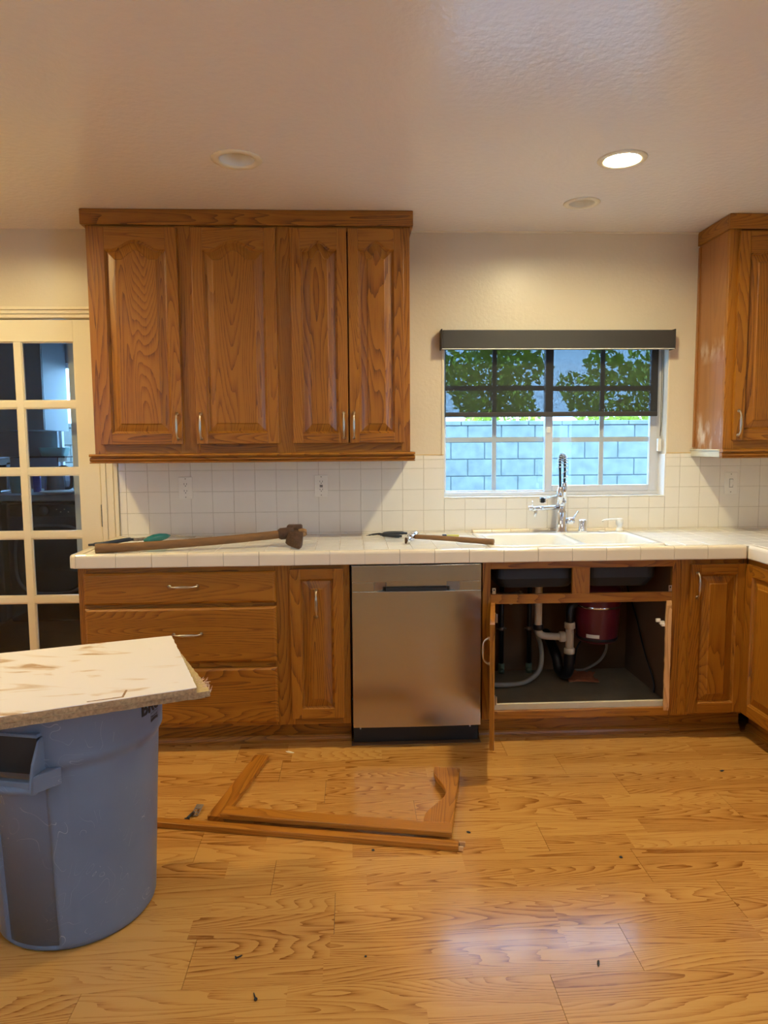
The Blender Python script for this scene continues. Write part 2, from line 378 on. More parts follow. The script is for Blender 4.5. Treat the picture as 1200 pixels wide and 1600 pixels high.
# back wall (openings: french door, window)
DX0, DX1, DZ = -2.085, -1.30, 2.035
WX0, WX1, WZ0, WZ1 = .492, 1.690, 1.094, 1.965
w = MB(); w.mat('wall_paint')
w.box(XL-WT, DX0, 0, WT, 0, CEIL); w.box(DX0, DX1, 0, WT, DZ, CEIL); w.box(DX1, WX0, 0, WT, 0, CEIL)
w.box(WX0, WX1, 0, WT, 0, WZ0); w.box(WX0, WX1, 0, WT, WZ1, CEIL); w.box(WX1, XR+WT, 0, WT, 0, CEIL)
struct(w.build('wall_back'))
def side_wall(name, x0, x1, a, c, z0, z1):
    w = MB(); w.box(x0, x1, YF, a, 0, CEIL); w.box(x0, x1, c, 0, 0, CEIL); w.box(x0, x1, a, c, 0, z0); w.box(x0, x1, a, c, z1, CEIL)
    return struct(w.build(name, 'wall_paint'))
side_wall('wall_right', XR, XR+WT, -5.6, -3.9, .75, 2.15)  # opening made for an added window behind the camera
side_wall('wall_left', XL-WT, XL, -5.3, -4.2, .9, 2.1)  # opening for the other added window
def fill_window(name, x, a, c, z0, z1):  # windows added behind the camera to let in fill daylight
    w = MB().mat('vinyl')
    for p, q in ((a, a+.05), (c-.05, c), ((a+c)/2-.03, (a+c)/2+.03)): w.box(x-.03, x+.03, p, q, z0, z1)
    w.box(x-.03, x+.03, a, c, z0, z0+.05); w.box(x-.03, x+.03, a, c, z1-.05, z1)
    o = struct(w.build(name)); MB().box(x-.003, x+.003, a+.04, c-.04, z0+.04, z1-.04).build('window_glass', 'glass', o)
fill_window('fill_window_right', XR+.08, -5.6, -3.9, .75, 2.15)  # unseen, added for daylight fill from the right
fill_window('fill_window_left', XL-.08, -5.3, -4.2, .9, 2.1)  # unseen, added for daylight fill from the left
struct(MB().box(XL-WT, XR+WT, YF-WT, YF, 0, CEIL).build('wall_front', 'far_paint'))
# laundry shell
w = MB().mat('laundry_paint')
LW0, LW1, LWZ0, LWZ1 = -2.62, -1.62, 1.08, 2.12
w.box(-4.0, LW0, LY, LY+WT, 0, CEIL); w.box(LW1, LXR+WT, LY, LY+WT, 0, CEIL); w.box(LW0, LW1, LY, LY+WT, 0, LWZ0); w.box(LW0, LW1, LY, LY+WT, LWZ1, CEIL)
w.box(LXR, LXR+WT, WT, LY, 0, CEIL); w.box(-4.15, -4.0, WT, LY+WT, 0, CEIL); w.box(-4.15, XL-WT, 0, WT, 0, CEIL)
struct(w.build('wall_laundry'))
struct(MB().box(-4.15, LXR+WT, WT, LY+WT, CEIL, CEIL+.1).build('ceiling_laundry', 'laundry_paint'))
struct(MB().box(-4.15, LXR+WT, 0, LY+WT, -.05, -.009).build('floor_laundry', 'inner_ply'))
# laundry window
w = MB().mat('vinyl')
w.box(LW0, LW0+.02, LY+.05, LY+.1, LWZ0, LWZ1); w.box(LW1-.04, LW1, LY+.05, LY+.1, LWZ0, LWZ1); w.box(LW0, LW1, LY+.05, LY+.1, LWZ0, LWZ0+.04); w.box(LW0, LW1, LY+.05, LY+.1, LWZ1-.04, LWZ1)
w.box(-2.08, -2.05, LY+.05, LY+.1, LWZ0, LWZ1)
w2 = struct(w.build('window_2')); MB().box(LW0+.03, LW1-.03, LY+.07, LY+.075, LWZ0+.03, LWZ1-.03).build('window_glass', 'glass', w2)

# backsplash tiles (structure trim)
GX0, TP, GZ = -.0627, .1111, 1.2550
def tiles(mb, x0, x1, z0, z1, gx, y=-.008):
    k0 = math.floor((x0-gx)/TP); k1 = math.ceil((x1-gx)/TP); g = .0011
    zs = [GZ-TP*i for i in range(5)][::-1]; zs = [max(z0, .90)]+[q for q in zs if z0+.004 < q < z1-.004]+[z1]
    for k_ in range(k0, k1):
        a, b = max(x0, gx+k_*TP), min(x1, gx+(k_+1)*TP)
        if b-a < .006: continue
        for i in range(len(zs)-1): mb.box(a+g, b-g, y, -.001, zs[i]+g, zs[i+1]-g)
w = MB().mat('tile_white'); TZ = 1.3015
tiles(w, -1.2125, WX0, .905, TZ, GX0); tiles(w, WX0, WX1, .905, WZ0-.001, GX0); tiles(w, WX1, XR, .905, TZ, 1.7685)
# bullnose top row
def bull(x0, x1, gx):
    k0 = math.floor((x0-gx)/TP)
    for k_ in range(k0, k0+60):
        a, b = max(x0, gx+k_*TP), min(x1, gx+(k_+1)*TP)
        if b <= x0+.004: continue
        if a >= x1-.004: break
        w.prism([(-.001, TZ+.0011), (-.008, TZ+.0011), (-.008, TZ+.016), (-.0065, TZ+.021), (-.001, TZ+.0235)], 'x', a+.0008, b-.0008, 'x')
bull(-1.2125, WX0, GX0); bull(WX1, XR, 1.7685)
# reveal tiles in the window recess, right side and sill
w.box(WX0, WX1, -.008, .085, WZ0, WZ0+.006); w.box(WX1-.006, WX1, -.008, .085, WZ0+.006, TZ+.02)
w.mat('grout'); w.box(-1.2128, WX0, -.0062, -.0005, .90, TZ+.003); w.box(WX0, WX1, -.0062, -.0005, .90, WZ0-.001); w.box(WX1, XR, -.0062, -.0005, .90, TZ+.003)
struct(w.build('trim_1', bevel=.0009, seg=1))
struct(MB().box(-1.21, WX0-.002, -.0045, 0, TZ+.0235, TZ+.0275).box(WX1+.002, XR, -.0045, 0, TZ+.0235, TZ+.0275).build('trim_2', 'caulk'))
# french door casing
w = MB().mat('trim_paint')
def casing_v(x0, x1, z1):
    for a, b, y in ((0, .30, -.017), (.30, .36, -.011), (.36, .72, -.015), (.72, .78, -.010), (.78, 1, -.019)):
        w.box(x0+(x1-x0)*a, x0+(x1-x0)*b, y, 0, 0, z1)
casing_v(DX1, -1.2135, DZ); casing_v(DX0, DX0-.085, DZ)
for z0, z1, y in ((DZ, DZ+.016, -.017), (DZ+.016, DZ+.020, -.012), (DZ+.020, DZ+.036, -.020), (DZ+.036, DZ+.040, -.014), (DZ+.040, DZ+.055, -.024)):
    w.box(DX0-.09, -1.2135+.004, y, 0, z0, z1)
w.box(DX1-.003, DX1+.002, .0, WT, 0, DZ); w.box(DX0-.002, DX0+.003, 0, WT, 0, DZ); w.box(DX0, DX1, 0, WT, DZ-.003, DZ)
struct(w.build('trim_3', bevel=.002))
# french door
fd = MB().mat('trim_paint'); ya, yb = -.002, .036
gx0, gx1 = -1.958, -1.412; rows = [1.918, 1.601, 1.256, .924, .581, .25]
l, r = DX0+.006, DX1-.006
fd.box(l, gx0, ya, yb, .01, DZ-.008); fd.box(gx1, r, ya, yb, .01, DZ-.008); fd.box(gx0, gx1, ya, yb, rows[0], DZ-.008); fd.box(gx0, gx1, ya, yb, .01, rows[-1])
mxc = -1.694
fd.box(mxc-.017, mxc+.017, ya+.004, yb-.004, rows[-1], rows[0])
for z in rows[1:-1]: fd.box(gx0, gx1, ya+.005, yb-.005, z-.017, z+.017)
# glazing beads round every pane
cols = [(gx0, mxc-.017), (mxc+.017, gx1)]
for ci, (a, b) in enumerate(cols):
    for i in range(5):
        zt = rows[i]-(.017 if i else 0); zb = rows[i+1]+(.017 if i < 4 else 0)
        for q in range(2):
            e = .006-.003*q; y0 = .006+.004*q
            fd.box(a, a+e, y0, .02, zb, zt); fd.box(b-e, b, y0, .02, zb, zt); fd.box(a, b, y0, .02, zt-e, zt); fd.box(a, b, y0, .02, zb, zb+e)
door1 = struct(fd.build('door_1', bevel=.003))
MB().box(gx0, gx1, .015, .018, rows[-1], rows[0]).build('door_glass', 'glass_door', door1)
for zc in (1.82, 1.024, .22):
    h = MB().mat('bezel').lathe([(.006, -.058), (.0065, -.055), (.0065, .055), (.006, .058)], (DX1-.001, -.010, zc), seg=12)
    for q in (-.03, 0, .03): h.lathe([(.0071, q-.001), (.0071, q+.001)], (DX1-.001, -.010, zc), seg=12)
    h.build('hinge', None, door1)

# kitchen window
w = MB().mat('vinyl'); Y0, Y1 = .075, .125
w.box(WX0, WX0+.020, Y0, Y1, WZ0+.006, WZ1); w.box(WX1-.02, WX1+.0, Y0, Y1, WZ0+.006, WZ1); w.box(WX0, WX1, Y0-.008, Y1, WZ0+.006, WZ0+.026); w.box(WX0, WX1, Y0, Y1, WZ1-.02, WZ1)
win = struct(w.build('window_1', bevel=.002))
def sash(name, x0, x1, z0, z1, sl, sr, sb, st, y0, y1, mx, mw, zs):
    s_ = MB().mat('vinyl')
    s_.box(x0, x0+sl, y0, y1, z0, z1); s_.box(x1-sr, x1, y0, y1, z0, z1); s_.box(x0+sl, x1-sr, y0, y1, z0, z0+sb); s_.box(x0+sl, x1-sr, y0, y1, z1-st, z1)
    o = s_.build(name, None, win, bevel=.003)
    g = MB().mat('vinyl'); ym = (y0+y1)/2
    g.box(mx-mw/2, mx+mw/2, ym+.004, ym+.012, z0+sb, z1-st)
    for z in zs: g.box(x0+sl, mx-mw/2, ym+.004, ym+.012, z-.013, z+.013); g.box(mx+mw/2, x1-sr, ym+.004, ym+.012, z-.013, z+.013)
    g.build('muntin_grid', None, o)
    MB().box(x0+sl-.004, x1-sr+.004, ym-.002, ym+.001, z0+sb-.004, z1-st+.004).build('window_glass', 'glass', o)
sash('fixed_sash', WX0+.012, 1.085, WZ0+.020, WZ1-.01, .010, .030, .014, .02, .100, .120, .782, .024, (1.405, 1.683))
sash('sliding_sash', 1.052, 1.672, WZ0+.026, WZ1-.01, .042, .042, .034, .03, .070, .096, 1.369, .024, (1.402, 1.678))
lk = MB().box(1.060, 1.078, .060, .071, 1.44, 1.47).build('sash_latch', 'plastic_white', win, bevel=.002)
# caulk line round the opening
struct(MB().mat('trim_paint').box(WX0-.012, WX0, -.004, .0, TZ+.02, WZ1+.004).box(WX1, WX1+.008, -.004, 0, TZ+.02, WZ1+.004).build('trim_4'))
struct(MB().mat('trim_paint').box(-1.20, XR, -.010, 0, CEIL-.008, CEIL).build('trim_5'))

# ================================================================== OUTSIDE
struct(MB().box(-12, 14, -12, 18, -.40, -.35).build('ground', 'ground'))
bw = MB(); BY = 4.75; bh, bl = .2032, .4064; topz = 1.60
bw.mat('mortar').box(-6, 10, BY+.012, BY+.19, -.35, topz)
bw.mat('cmu'); r_ = 0; z = topz
while z > -.3:
    x = -6+(.2032 if r_ % 2 else 0)+.08
    while x < 10:
        bw.box(x+.005, x+bl-.005, BY, BY+.19, z-bh+.005, z-.005, tone=random.random()); x += bl
    z -= bh; r_ += 1
x = -6
while x < 10: bw.box(x+.003, x+bl-.003, BY-.012, BY+.21, topz, topz+.052); x += bl
bwo = bw.build('block_wall', bevel=.006, seg=1); tag(bwo, 'pale concrete block wall with flat cap blocks outside the window', 'garden wall')
def shrub(name, c, rad, n, label, mat='leaf'):
    t = thing(name, (c[0], c[1], -.35), label, 'tree', 'bushes behind the garden wall')
    tr = MB(); tr.tube(spline([(0, 0, 0), (.05, 0, .8), (-.04, .02, 1.5), (.02, 0, c[2]+.35)], 4), [.05]*4+[.04]*4+[.03]*5, 8); tr.build('trunk', 'bark', t)
    lf = MB()
    for i in range(n):
        while True:
            p = Vector((random.uniform(-1, 1), random.uniform(-1, 1), random.uniform(-1, 1)))
            if .35 < p.length < 1+.25*math.sin(7*p.x+5*p.z): break
        p = Vector((p.x*rad[0], p.y*rad[1], p.z*rad[2]+c[2]+.35)); a = Vector((random.gauss(0, 1), random.gauss(0, 1), random.gauss(0, 1))).normalized()
        b = a.orthogonal().normalized(); q = a.cross(b)*.028; L = a*.055
        lf.piece([p-L, p-q, p+L, p+q+b*.01], [(0, 1, 2, 3)], tone=random.random())
    lf.build('foliage', mat, t)
shrub('leafy_bush', (2.05, 6.6, 2.30), (.78, .6, .85), 2600, 'bright green leafy bush behind the block wall, in the middle of the window')
shrub('leafy_bush', (3.85, 6.4, 2.0), (.8, .6, .70), 1900, 'green bush behind the block wall at the right end of the window')
shrub('leafy_bush', (.75, 6.9, 1.75), (.40, .4, .45), 900, 'low green bush peeping over the block wall at the left end of the window')
shrub('leafy_bush', (-4.6, 4.0, 1.35), (.45, .4, .55), 1500, 'dark shrub outside the far laundry window beyond the glazed door', 'leaf_dark')

# ================================================================== LAMPS IN THE CEILING
def can(c, lamp, label, name='recessed_light'):
    x, y, r, ro = c; t = thing(name, (x, y, CEIL), label, 'ceiling light')
    MB().lathe([(r, .004), (r, -.002), (r+.004, -.006), (ro-.004, -.005), (ro, -.0005), (ro-.002, .0)], seg=48, caps=False).build('trim_ring', 'trim_paint', t)
    MB().lathe([(r-.001, 0), (r-.003, .012), (r-.004, .024), (r-.008, .034), (r-.009, .052), (r-.012, .054), (r-.012, .066)], seg=48, caps=False).build('baffle', 'plastic_white', t)
    if lamp:
        MB().lathe([(0, .009), (r-.006, .009), (r-.004, .014), (0, .016)], seg=40).build('lens', lamp, t)
    else: MB().lathe([(0, .045), (r*.6, .046), (r-.011, .052), (0, .066)], seg=40).build('lens', 'plastic_white', t)
    return t
can(LIT, 'lamp_main', 'lit round recessed ceiling light, glowing, in front of the window')
can(OFF1, None, 'unlit round recessed ceiling light above the left wall cabinet')
can(OFF2, None, 'small unlit recessed ceiling light nearest the window wall')
can(LITL, 'lamp_warm', 'lit recessed ceiling light by the glazed door, left of the picture')
for i, c in enumerate(FILLS): can(c, 'lamp_fill', ['added recessed fill light behind the viewer on the right', 'added recessed fill light behind the viewer in the middle', 'added recessed fill light behind the viewer on the left', 'added recessed fill light at the far right end of the room', 'added recessed fill light at the far middle of the room'][i])

# ================================================================== CABINET HELPERS
def arch(s, w_, rise):
    k_ = .80 if w_ > .2 else .72
    s = abs(2*s-1)
    if s >= k_: return 0.0
    return rise*(.5+.5*math.cos(PI*s/k_))**(.85)
def door(parent, w_, h, loc, rot=(0, 0, 0), rise=0, st=.052, top=None, th=.02, handle=None, back=False, name='door', oak='oak'):
    """raised-panel oak door: local x across, z up, face towards -y at y=0"""
    mb = MB().mat(oak); top = top or st; N = 28
    ix0, ix1, iz0, iz1 = st, w_-st, st, h-top-rise
    mb.box(0, ix0, 0, th, 0, h); mb.box(ix1, w_, 0, th, 0, h); mb.box(ix0, ix1, 0, th, 0, iz0, 'x')
    arcp = [(ix0+(ix1-ix0)*i/N, iz1+arch(i/N, ix1-ix0, rise)) for i in range(N+1)]
    if rise:
        mb.prism([(ix0, h)]+arcp+[(ix1, h)], 'y', 0, th, 'x')
    else: mb.box(ix0, ix1, 0, th, iz1, h, 'x')
    def ring(ins, y):
        a, b = ix0+ins, ix1-ins
        pts = [(a+(b-a)*i/N, y, iz1-ins+arch(i/N, b-a, rise)) for i in range(N+1)]
        return [(a, y, iz0+ins), (b, y, iz0+ins)]+pts[::-1]
    t = random.random(); bw_ = .032 if w_ > .2 else .028
    mb.loft([ring(-.001, .0005), ring(.0035, .0065), ring(.0055, .007), ring(.0075, .0135), ring(.0115, .0135), ring(.0115+bw_*.5, .0085), ring(.0115+bw_, .0050), ring(.013+bw_, .0012)], False, True, 'z', tone=t)
    d = mb.build(name, None, parent, bevel=.0028, seg=2, loc=loc, rot=rot)
    if not back: MB().box(ix0-.005, ix1+.005, .0145, th-.001, iz0-.005, iz1+.004).build('back_panel', 'inner_ply', d)
    if handle: pull(d, *handle)
    return d
def pull(parent, x, y, z, L=.125, vertical=True):
    h = MB(); n = 26; path = []; rs = []
    for i in range(n+1):
        s = i/n*2-1; out = -.024*max(0, 1-abs(s)**5.0) if abs(s) < 1 else 0
        a = s*L/2; path.append((x, y+out-.003, z+a) if vertical else (x+a, y+out-.003, z))
        c = 1-abs(s); rs.append(.0058 if abs(s) > .93 else .0036+(.0030 if abs(s) < .58 else 0)*(1-(s/.58)**2)**.5 if abs(s) < .58 else .0040+.0015*(abs(s)-.6))
    h.tube(path, rs, 10)
    for s in (-1, 1):
        a = s*L/2*.95; c = (x, y, z+a) if vertical else (x+a, y, z)
        h.lathe([(.0075, 0), (.0075, -.002), (.006, -.004), (.004, -.006)], c, 'y', 14)
    h.build('handle', 'nickel', parent)
def slab_drawer(parent, x0, x1, z0, z1, yf, hx, hz):
    mb = MB().mat('oak'); w_, h = x1-x0, z1-z0
    def ring(i, y): return [(i, y, i), (w_-i, y, i), (w_-i, y, h-i), (i, y, h-i)]
    mb.loft([ring(0, .02), ring(0, .009), ring(.003, .006), ring(.009, .0015), ring(.012, 0)], True, True, 'x')
    d = mb.build('drawer', None, parent, bevel=.001, seg=1, loc=Vector((x0, yf, z0))-Vector(parent.location))
    pull(d, hx-x0, 0, hz-z0, .128, False)
    return d
K = 1.006
def kx(v): return v*K
def kz(v): return 1.386+(v-1.386)*K

# ------------------------------------------------------------------ left wall cabinet
UY = -.305; UD = -.325
uc = thing('wall_cabinet', (-.464, -.16, kz(1.347)), 'long oak wall cabinet with four arched doors, left of the window', 'cabinet')
ux0, ux1, uz0, uz1 = kx(-1.2125), kx(.2855), kz(1.347), kz(2.40)
b = MB().mat('oak_side')
b.box(ux0, ux0+.012, UY+.019, -.002, uz0, uz1); b.box(ux1-.012, ux1, UY+.019, -.002, uz0, uz1)
b.box(ux0+.012, ux1-.012, UY+.019, -.002, uz0, uz0+.012, 'x'); b.box(ux0+.012, ux1-.012, UY+.019, -.002, uz1-.012, CEIL-.004, 'x'); b.box(ux0+.012, ux1-.012, -.008, -.002, uz0+.012, uz1-.012)
b.build('carcass', None, uc, world=True)
b = MB().mat('oak')
dz0, dz1 = kz(1.392), kz(2.387)
DU = [(kx(-1.1765), kx(-.796)), (kx(-.730), kx(-.343)), (kx(-.275), kx(-.0115)), (kx(-.005), kx(.256))]
st = [(ux0, DU[0][0]+.012), (DU[0][1]-.012, DU[1][0]+.012), (DU[1][1]-.012, DU[2][0]+.012), (DU[3][1]-.012, ux1)]
for i, (a, c) in enumerate(st): b.box(a, c, UY, UY+.019, uz0, uz1)
for i in range(3):
    a, c = st[i][1], st[i+1][0]; b.box(a, c, UY, UY+.019, uz0, dz0+.012, 'x'); b.box(a, c, UY, UY+.019, dz1-.012, uz1, 'x')
b.build('face_frame', None, uc, world=True, bevel=.0012, seg=1)
c = MB().mat('oak'); cx0, cx1 = kx(-1.231), kx(.301); cz0 = kz(2.398)
def crown_prof(y0): return [(y0+.02, cz0), (y0+.003, cz0), (y0, cz0+.004), (y0, CEIL-.001), (y0+.02, CEIL-.001)]
c.prism(crown_prof(UD-.001), 'x', cx0, cx1, 'x'); c.box(cx0, cx0+.018, UD+.018, -.002, cz0, CEIL-.001, 'y'); c.box(cx1-.016, cx1, UD+.018, -.002, cz0, CEIL-.001, 'y')
c.build('crown_moulding', None, uc, world=True, bevel=.0035)
def rail(x0, x1, yf, z0, par, mat='oak'):
    c = MB().mat(mat)
    for (a, bz, d) in ((.0, .006, .001), (.008, .028, .004), (.031, .044, -.004)):
        n = 8; prof = [(yf+.03, z0+a)]+[(yf+d-.006*math.sin(PI*i/n)+.004, z0+a+(bz-a)*i/n) for i in range(n+1)]+[(yf+.03, z0+bz)]
        c.prism(prof, 'x', x0, x1, 'x')
    c.box(x0+.006, x1-.006, yf+.008, yf+.032, z0, z0+.044, 'x')
    return c
c = rail(kx(-1.232), kx(.307), UD-.008, kz(1.3035), uc)
c.box(kx(-1.230), kx(-1.205), UD+.022, -.002, kz(1.3035), kz(1.347), 'y'); c.box(kx(.28), kx(.305), UD+.022, -.002, kz(1.3035), kz(1.347), 'y')
c.box(kx(-1.205), kx(.28), -.25, -.002, kz(1.34), kz(1.347), 'x')
c.build('light_rail', None, uc, world=True, bevel=.0012, seg=1)
for i, (a, c_) in enumerate(DU):
    w_ = c_-a; hx = (w_-.022, .022, w_-.022, .020)[i]
    door(uc, w_, dz1-dz0, Vector((a, UD, dz0))-Vector(uc.location), rise=.044 if i < 2 else .038, st=.052 if i < 2 else .047, top=.058, handle=(hx, 0, .084))

# ------------------------------------------------------------------ right wall cabinet
rx0 = kx(1.8295); rc = thing('wall_cabinet', (2.13, -.16, uz0), 'oak wall cabinet with scuffed side panel, right of the window', 'cabinet')
b = MB().mat('oak_side_worn'); b.box(rx0, rx0+.012, UY+.019, -.002, uz0, uz1)
sp = b.build('side_panel', None, rc, world=True); sp['label'] = 'side panel with pale rubbed patches'
b = MB().mat('oak_side'); b.box(XR-.016, XR-.004, UY+.019, -.002, uz0, uz1); b.box(rx0+.012, XR-.016, UY+.019, -.002, uz0, uz0+.012, 'x'); b.box(rx0+.012, XR-.016, UY+.019, -.002, uz1-.012, CEIL-.004, 'x'); b.box(rx0+.012, XR-.016, -.008, -.002, uz0+.012, uz1-.012)
b.box(rx0-.006, rx0, -.022, -.002, uz0+.01, uz1-.01)
b.build('carcass', None, rc, world=True)
b = MB().mat('oak'); rd0, rd1 = kx(1.872), XR-.05
b.box(rx0, rd0+.012, UY, UY+.019, uz0, uz1); b.box(rd1-.012, XR-.004, UY, UY+.019, uz0, uz1); b.box(rd0+.012, rd1-.012, UY, UY+.019, uz0, dz0+.012, 'x'); b.box(rd0+.012, rd1-.012, UY, UY+.019, dz1-.012, uz1, 'x')
b.build('face_frame', None, rc, world=True, bevel=.0012, seg=1)
c = MB().mat('oak'); c.prism(crown_prof(UD-.001), 'x', rx0-.012, XR-.004, 'x'); c.box(rx0-.012, rx0+.008, UD+.018, -.002, cz0, CEIL-.001, 'y')
c.build('crown_moulding', None, rc, world=True, bevel=.0035)
c = rail(rx0-.014, XR-.004, UD-.008, kz(1.3035), rc); c.box(rx0+.01, XR-.01, -.25, -.002, kz(1.34), kz(1.347), 'x')
c.build('light_rail', None, rc, world=True, bevel=.0012, seg=1)
c = MB().mat('lip_cream'); c.box(rx0-.014, rx0+.006, UD+.022, -.002, kz(1.308), kz(1.345), 'y'); c.box(rx0-.020, rx0+.006, UD+.022, -.002, kz(1.340), kz(1.347), 'y')
lr = c.build('side_rail', None, rc, world=True, bevel=.003); lr['label'] = 'side rail with the stain worn off to pale wood'
door(rc, rd1-rd0, dz1-dz0, Vector((rd0, UD, dz0))-Vector(rc.location), rise=.044, st=.052, top=.058, handle=(.022, 0, .084))

# ------------------------------------------------------------------ base cabinets
BYF = -.61; BDF = -.63; BZ1 = .852; BZ0 = .112
def toe(par, x0, x1, y=-.53):
    t = MB().mat('oak'); t.box(x0, x1, y, y+.018, 0, BZ0, 'x')
    t.prism([(y, 0), (y-.016, 0), (y-.015, .012), (y-.011, .022), (y-.004, .030), (y, .032)], 'x', x0, x1, 'x')
    return t.build('toe_kick', None, par, world=True)
bc = thing('base_cabinet', (-.61, -.3, 0), 'oak base cabinet with three drawers and a narrow door, left of the dishwasher', 'cabinet')
b = MB().mat('oak_side'); b.box(-1.213, -1.197, BYF+.019, -.012, BZ0, BZ1); b.box(-1.213, -1.197, -.512, -.012, 0, BZ0); b.box(-.030, -.014, BYF+.019, -.012, BZ0, BZ1); b.box(-.030, -.014, -.512, -.012, 0, BZ0); b.box(-1.197, -.030, BYF+.019, -.012, BZ0, BZ0+.016, 'x'); b.box(-1.197, -.03, -.02, -.012, BZ0+.016, BZ1)
b.box(-.318, -.302, BYF+.019, -.02, BZ0+.016, BZ1)
b.build('carcass', None, bc, world=True)
b = MB().mat('oak'); b.box(-1.213, -1.172, BYF, BYF+.019, BZ0, BZ1); b.box(-.354, -.268, BYF, BYF+.019, BZ0, BZ1); b.box(-.052, -.014, BYF, BYF+.019, BZ0, BZ1)
for z0, z1 in ((.812, BZ1), (.662, .698), (.378, .425), (BZ0, .140)): b.box(-1.172, -.354, BYF, BYF+.019, z0, z1, 'x')
b.box(-.268, -.052, BYF, BYF+.019, .812, BZ1, 'x'); b.box(-.268, -.052, BYF, BYF+.019, BZ0, .158, 'x')
b.build('face_frame', None, bc, world=True, bevel=.0012, seg=1); toe(bc, -1.213, -.014)
slab_drawer(bc, -1.186, -.343, .684, .826, BDF, -.749, .765); slab_drawer(bc, -1.186, -.343, .414, .668, BDF, -.738, .548); slab_drawer(bc, -1.186, -.343, .130, .389, BDF, -.735, .263)
door(bc, .239, .688, Vector((-.281, BDF, .145))-Vector(bc.location), st=.046, handle=(.117, -.0, .532))

sb = thing('sink_cabinet', (1.05, -.3, 0), 'open oak sink cabinet under the window with one door swung out and empty false fronts', 'cabinet')
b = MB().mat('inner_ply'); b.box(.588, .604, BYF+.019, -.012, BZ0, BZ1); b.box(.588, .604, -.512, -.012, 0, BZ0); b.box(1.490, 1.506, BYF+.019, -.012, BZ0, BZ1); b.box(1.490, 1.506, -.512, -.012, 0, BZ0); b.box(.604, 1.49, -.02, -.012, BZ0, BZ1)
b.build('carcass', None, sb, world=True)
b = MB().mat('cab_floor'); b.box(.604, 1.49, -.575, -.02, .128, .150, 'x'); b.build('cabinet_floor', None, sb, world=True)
b = MB().mat('lip_cream'); b.box(.604, 1.49, -.590, -.575, .128, .178, 'x'); b.build('floor_lip', None, sb, world=True, bevel=.003)
b = MB().mat('oak')
b.box(.588, .626, BYF, BYF+.019, BZ0, BZ1); b.box(1.467, 1.506, BYF, BYF+.019, BZ0, BZ1); b.box(.626, 1.467, BYF, BYF+.019, .817, BZ1, 'x'); b.box(.626, 1.467, BYF, BYF+.019, .655, .698, 'x')
b.box(1.002, 1.083, BYF, BYF+.019, .698, .817); b.box(.626, 1.467, BYF, BYF+.019, BZ0, .150, 'x')
b.build('face_frame', None, sb, world=True, bevel=.0012, seg=1); toe(sb, .588, 1.506)
# left door: opened past square, seen on its edge
ang = math.radians(-101.5)
ld = door(sb, .400, .524, Vector((.626, BYF-.002, .140))-Vector(sb.location), rot=(0, 0, ang), st=.052, handle=(.350, 0, .40, .11), oak='oak')
MB().box(-.001, .400, .0202, .0206, .0, .01).build('edge_tape', 'oak_raw', ld)
for zz in (.07, .455):
    MB().mat('nickel').box(.0, .014, .0, .024, zz-.022, zz+.022).lathe([(.004, -.02), (.004, .02)], (.016, .028, zz), seg=10).build('hinge', None, ld, bevel=.001)
# right side: ragged strip left where the other door was torn off, with a white catch
sp_ = MB().mat('oak_raw'); pts = []; n = 26
rings = []
for i in range(n+1):
    z = .138+(.658-.138)*i/n; j = random.uniform(-.0016, .0016); e = 1 if 0 < i < n else .55
    xa, xb = 1.441+j, 1.463+random.uniform(-.001, .001)
    rings.append([(xa, BYF-.012*e, z), (xb, BYF-.014*e, z), (xb, BYF+.001, z), (xa, BYF+.001, z)])
sp_.loft(rings, True, True)
s_ = sp_.build('splintered_strip', None, sb, world=True); s_['label'] = 'pale torn wood strip'
cc = MB().mat('plastic_white'); cc.box(1.417, 1.441, BYF+.004, BYF+.020, .545, .560); cc.box(1.400, 1.421, BYF+.004, BYF+.016, .556, .572); cc.box(1.425, 1.441, BYF+.001, BYF+.020, .536, .552)
cc.build('child_catch', None, sb, world=True, bevel=.0025)
for x in (.634, 1.452):          # brackets left in the false-front openings
    m = MB().mat('nickel'); m.box(x, x+.016, BYF+.002, BYF+.004, .701, .729); m.box(x+.004, x+.012, BYF+.001, BYF+.0022, .708, .714)
    m.mat('slot_dark').box(x+.005, x+.011, BYF+.0008, BYF+.0024, .716, .724)
    m.build('hinge_bracket', None, sb, world=True, bevel=.0006, seg=1)

nb = thing('base_cabinet', (1.66, -.3, 0), 'narrow single-door oak base cabinet in the corner right of the sink cabinet', 'cabinet')
b = MB().mat('oak_side'); b.box(1.507, 1.520, BYF+.019, -.012, BZ0, BZ1); b.box(1.507, 1.520, -.512, -.012, 0, BZ0); b.box(1.803, 1.816, BYF+.019, -.012, BZ0, BZ1); b.box(1.803, 1.816, -.512, -.012, 0, BZ0); b.box(1.52, 1.803, BYF+.019, -.012, BZ0, BZ0+.016, 'x'); b.box(1.52, 1.803, -.02, -.012, BZ0+.016, BZ1)
b.build('carcass', None, nb, world=True)
b = MB().mat('oak'); b.box(1.507, 1.558, BYF, BYF+.019, BZ0, BZ1); b.box(1.797, 1.816, BYF, BYF+.019, BZ0, BZ1); b.box(1.558, 1.797, BYF, BYF+.019, .817, BZ1, 'x'); b.box(1.558, 1.797, BYF, BYF+.019, BZ0, .14, 'x')
b.build('face_frame', None, nb, world=True, bevel=.0012, seg=1); toe(nb, 1.507, 1.85)
door(nb, .262, .700, Vector((1.546, BDF, .127))-Vector(nb.location), st=.046, handle=(.030, 0, .605, .118))
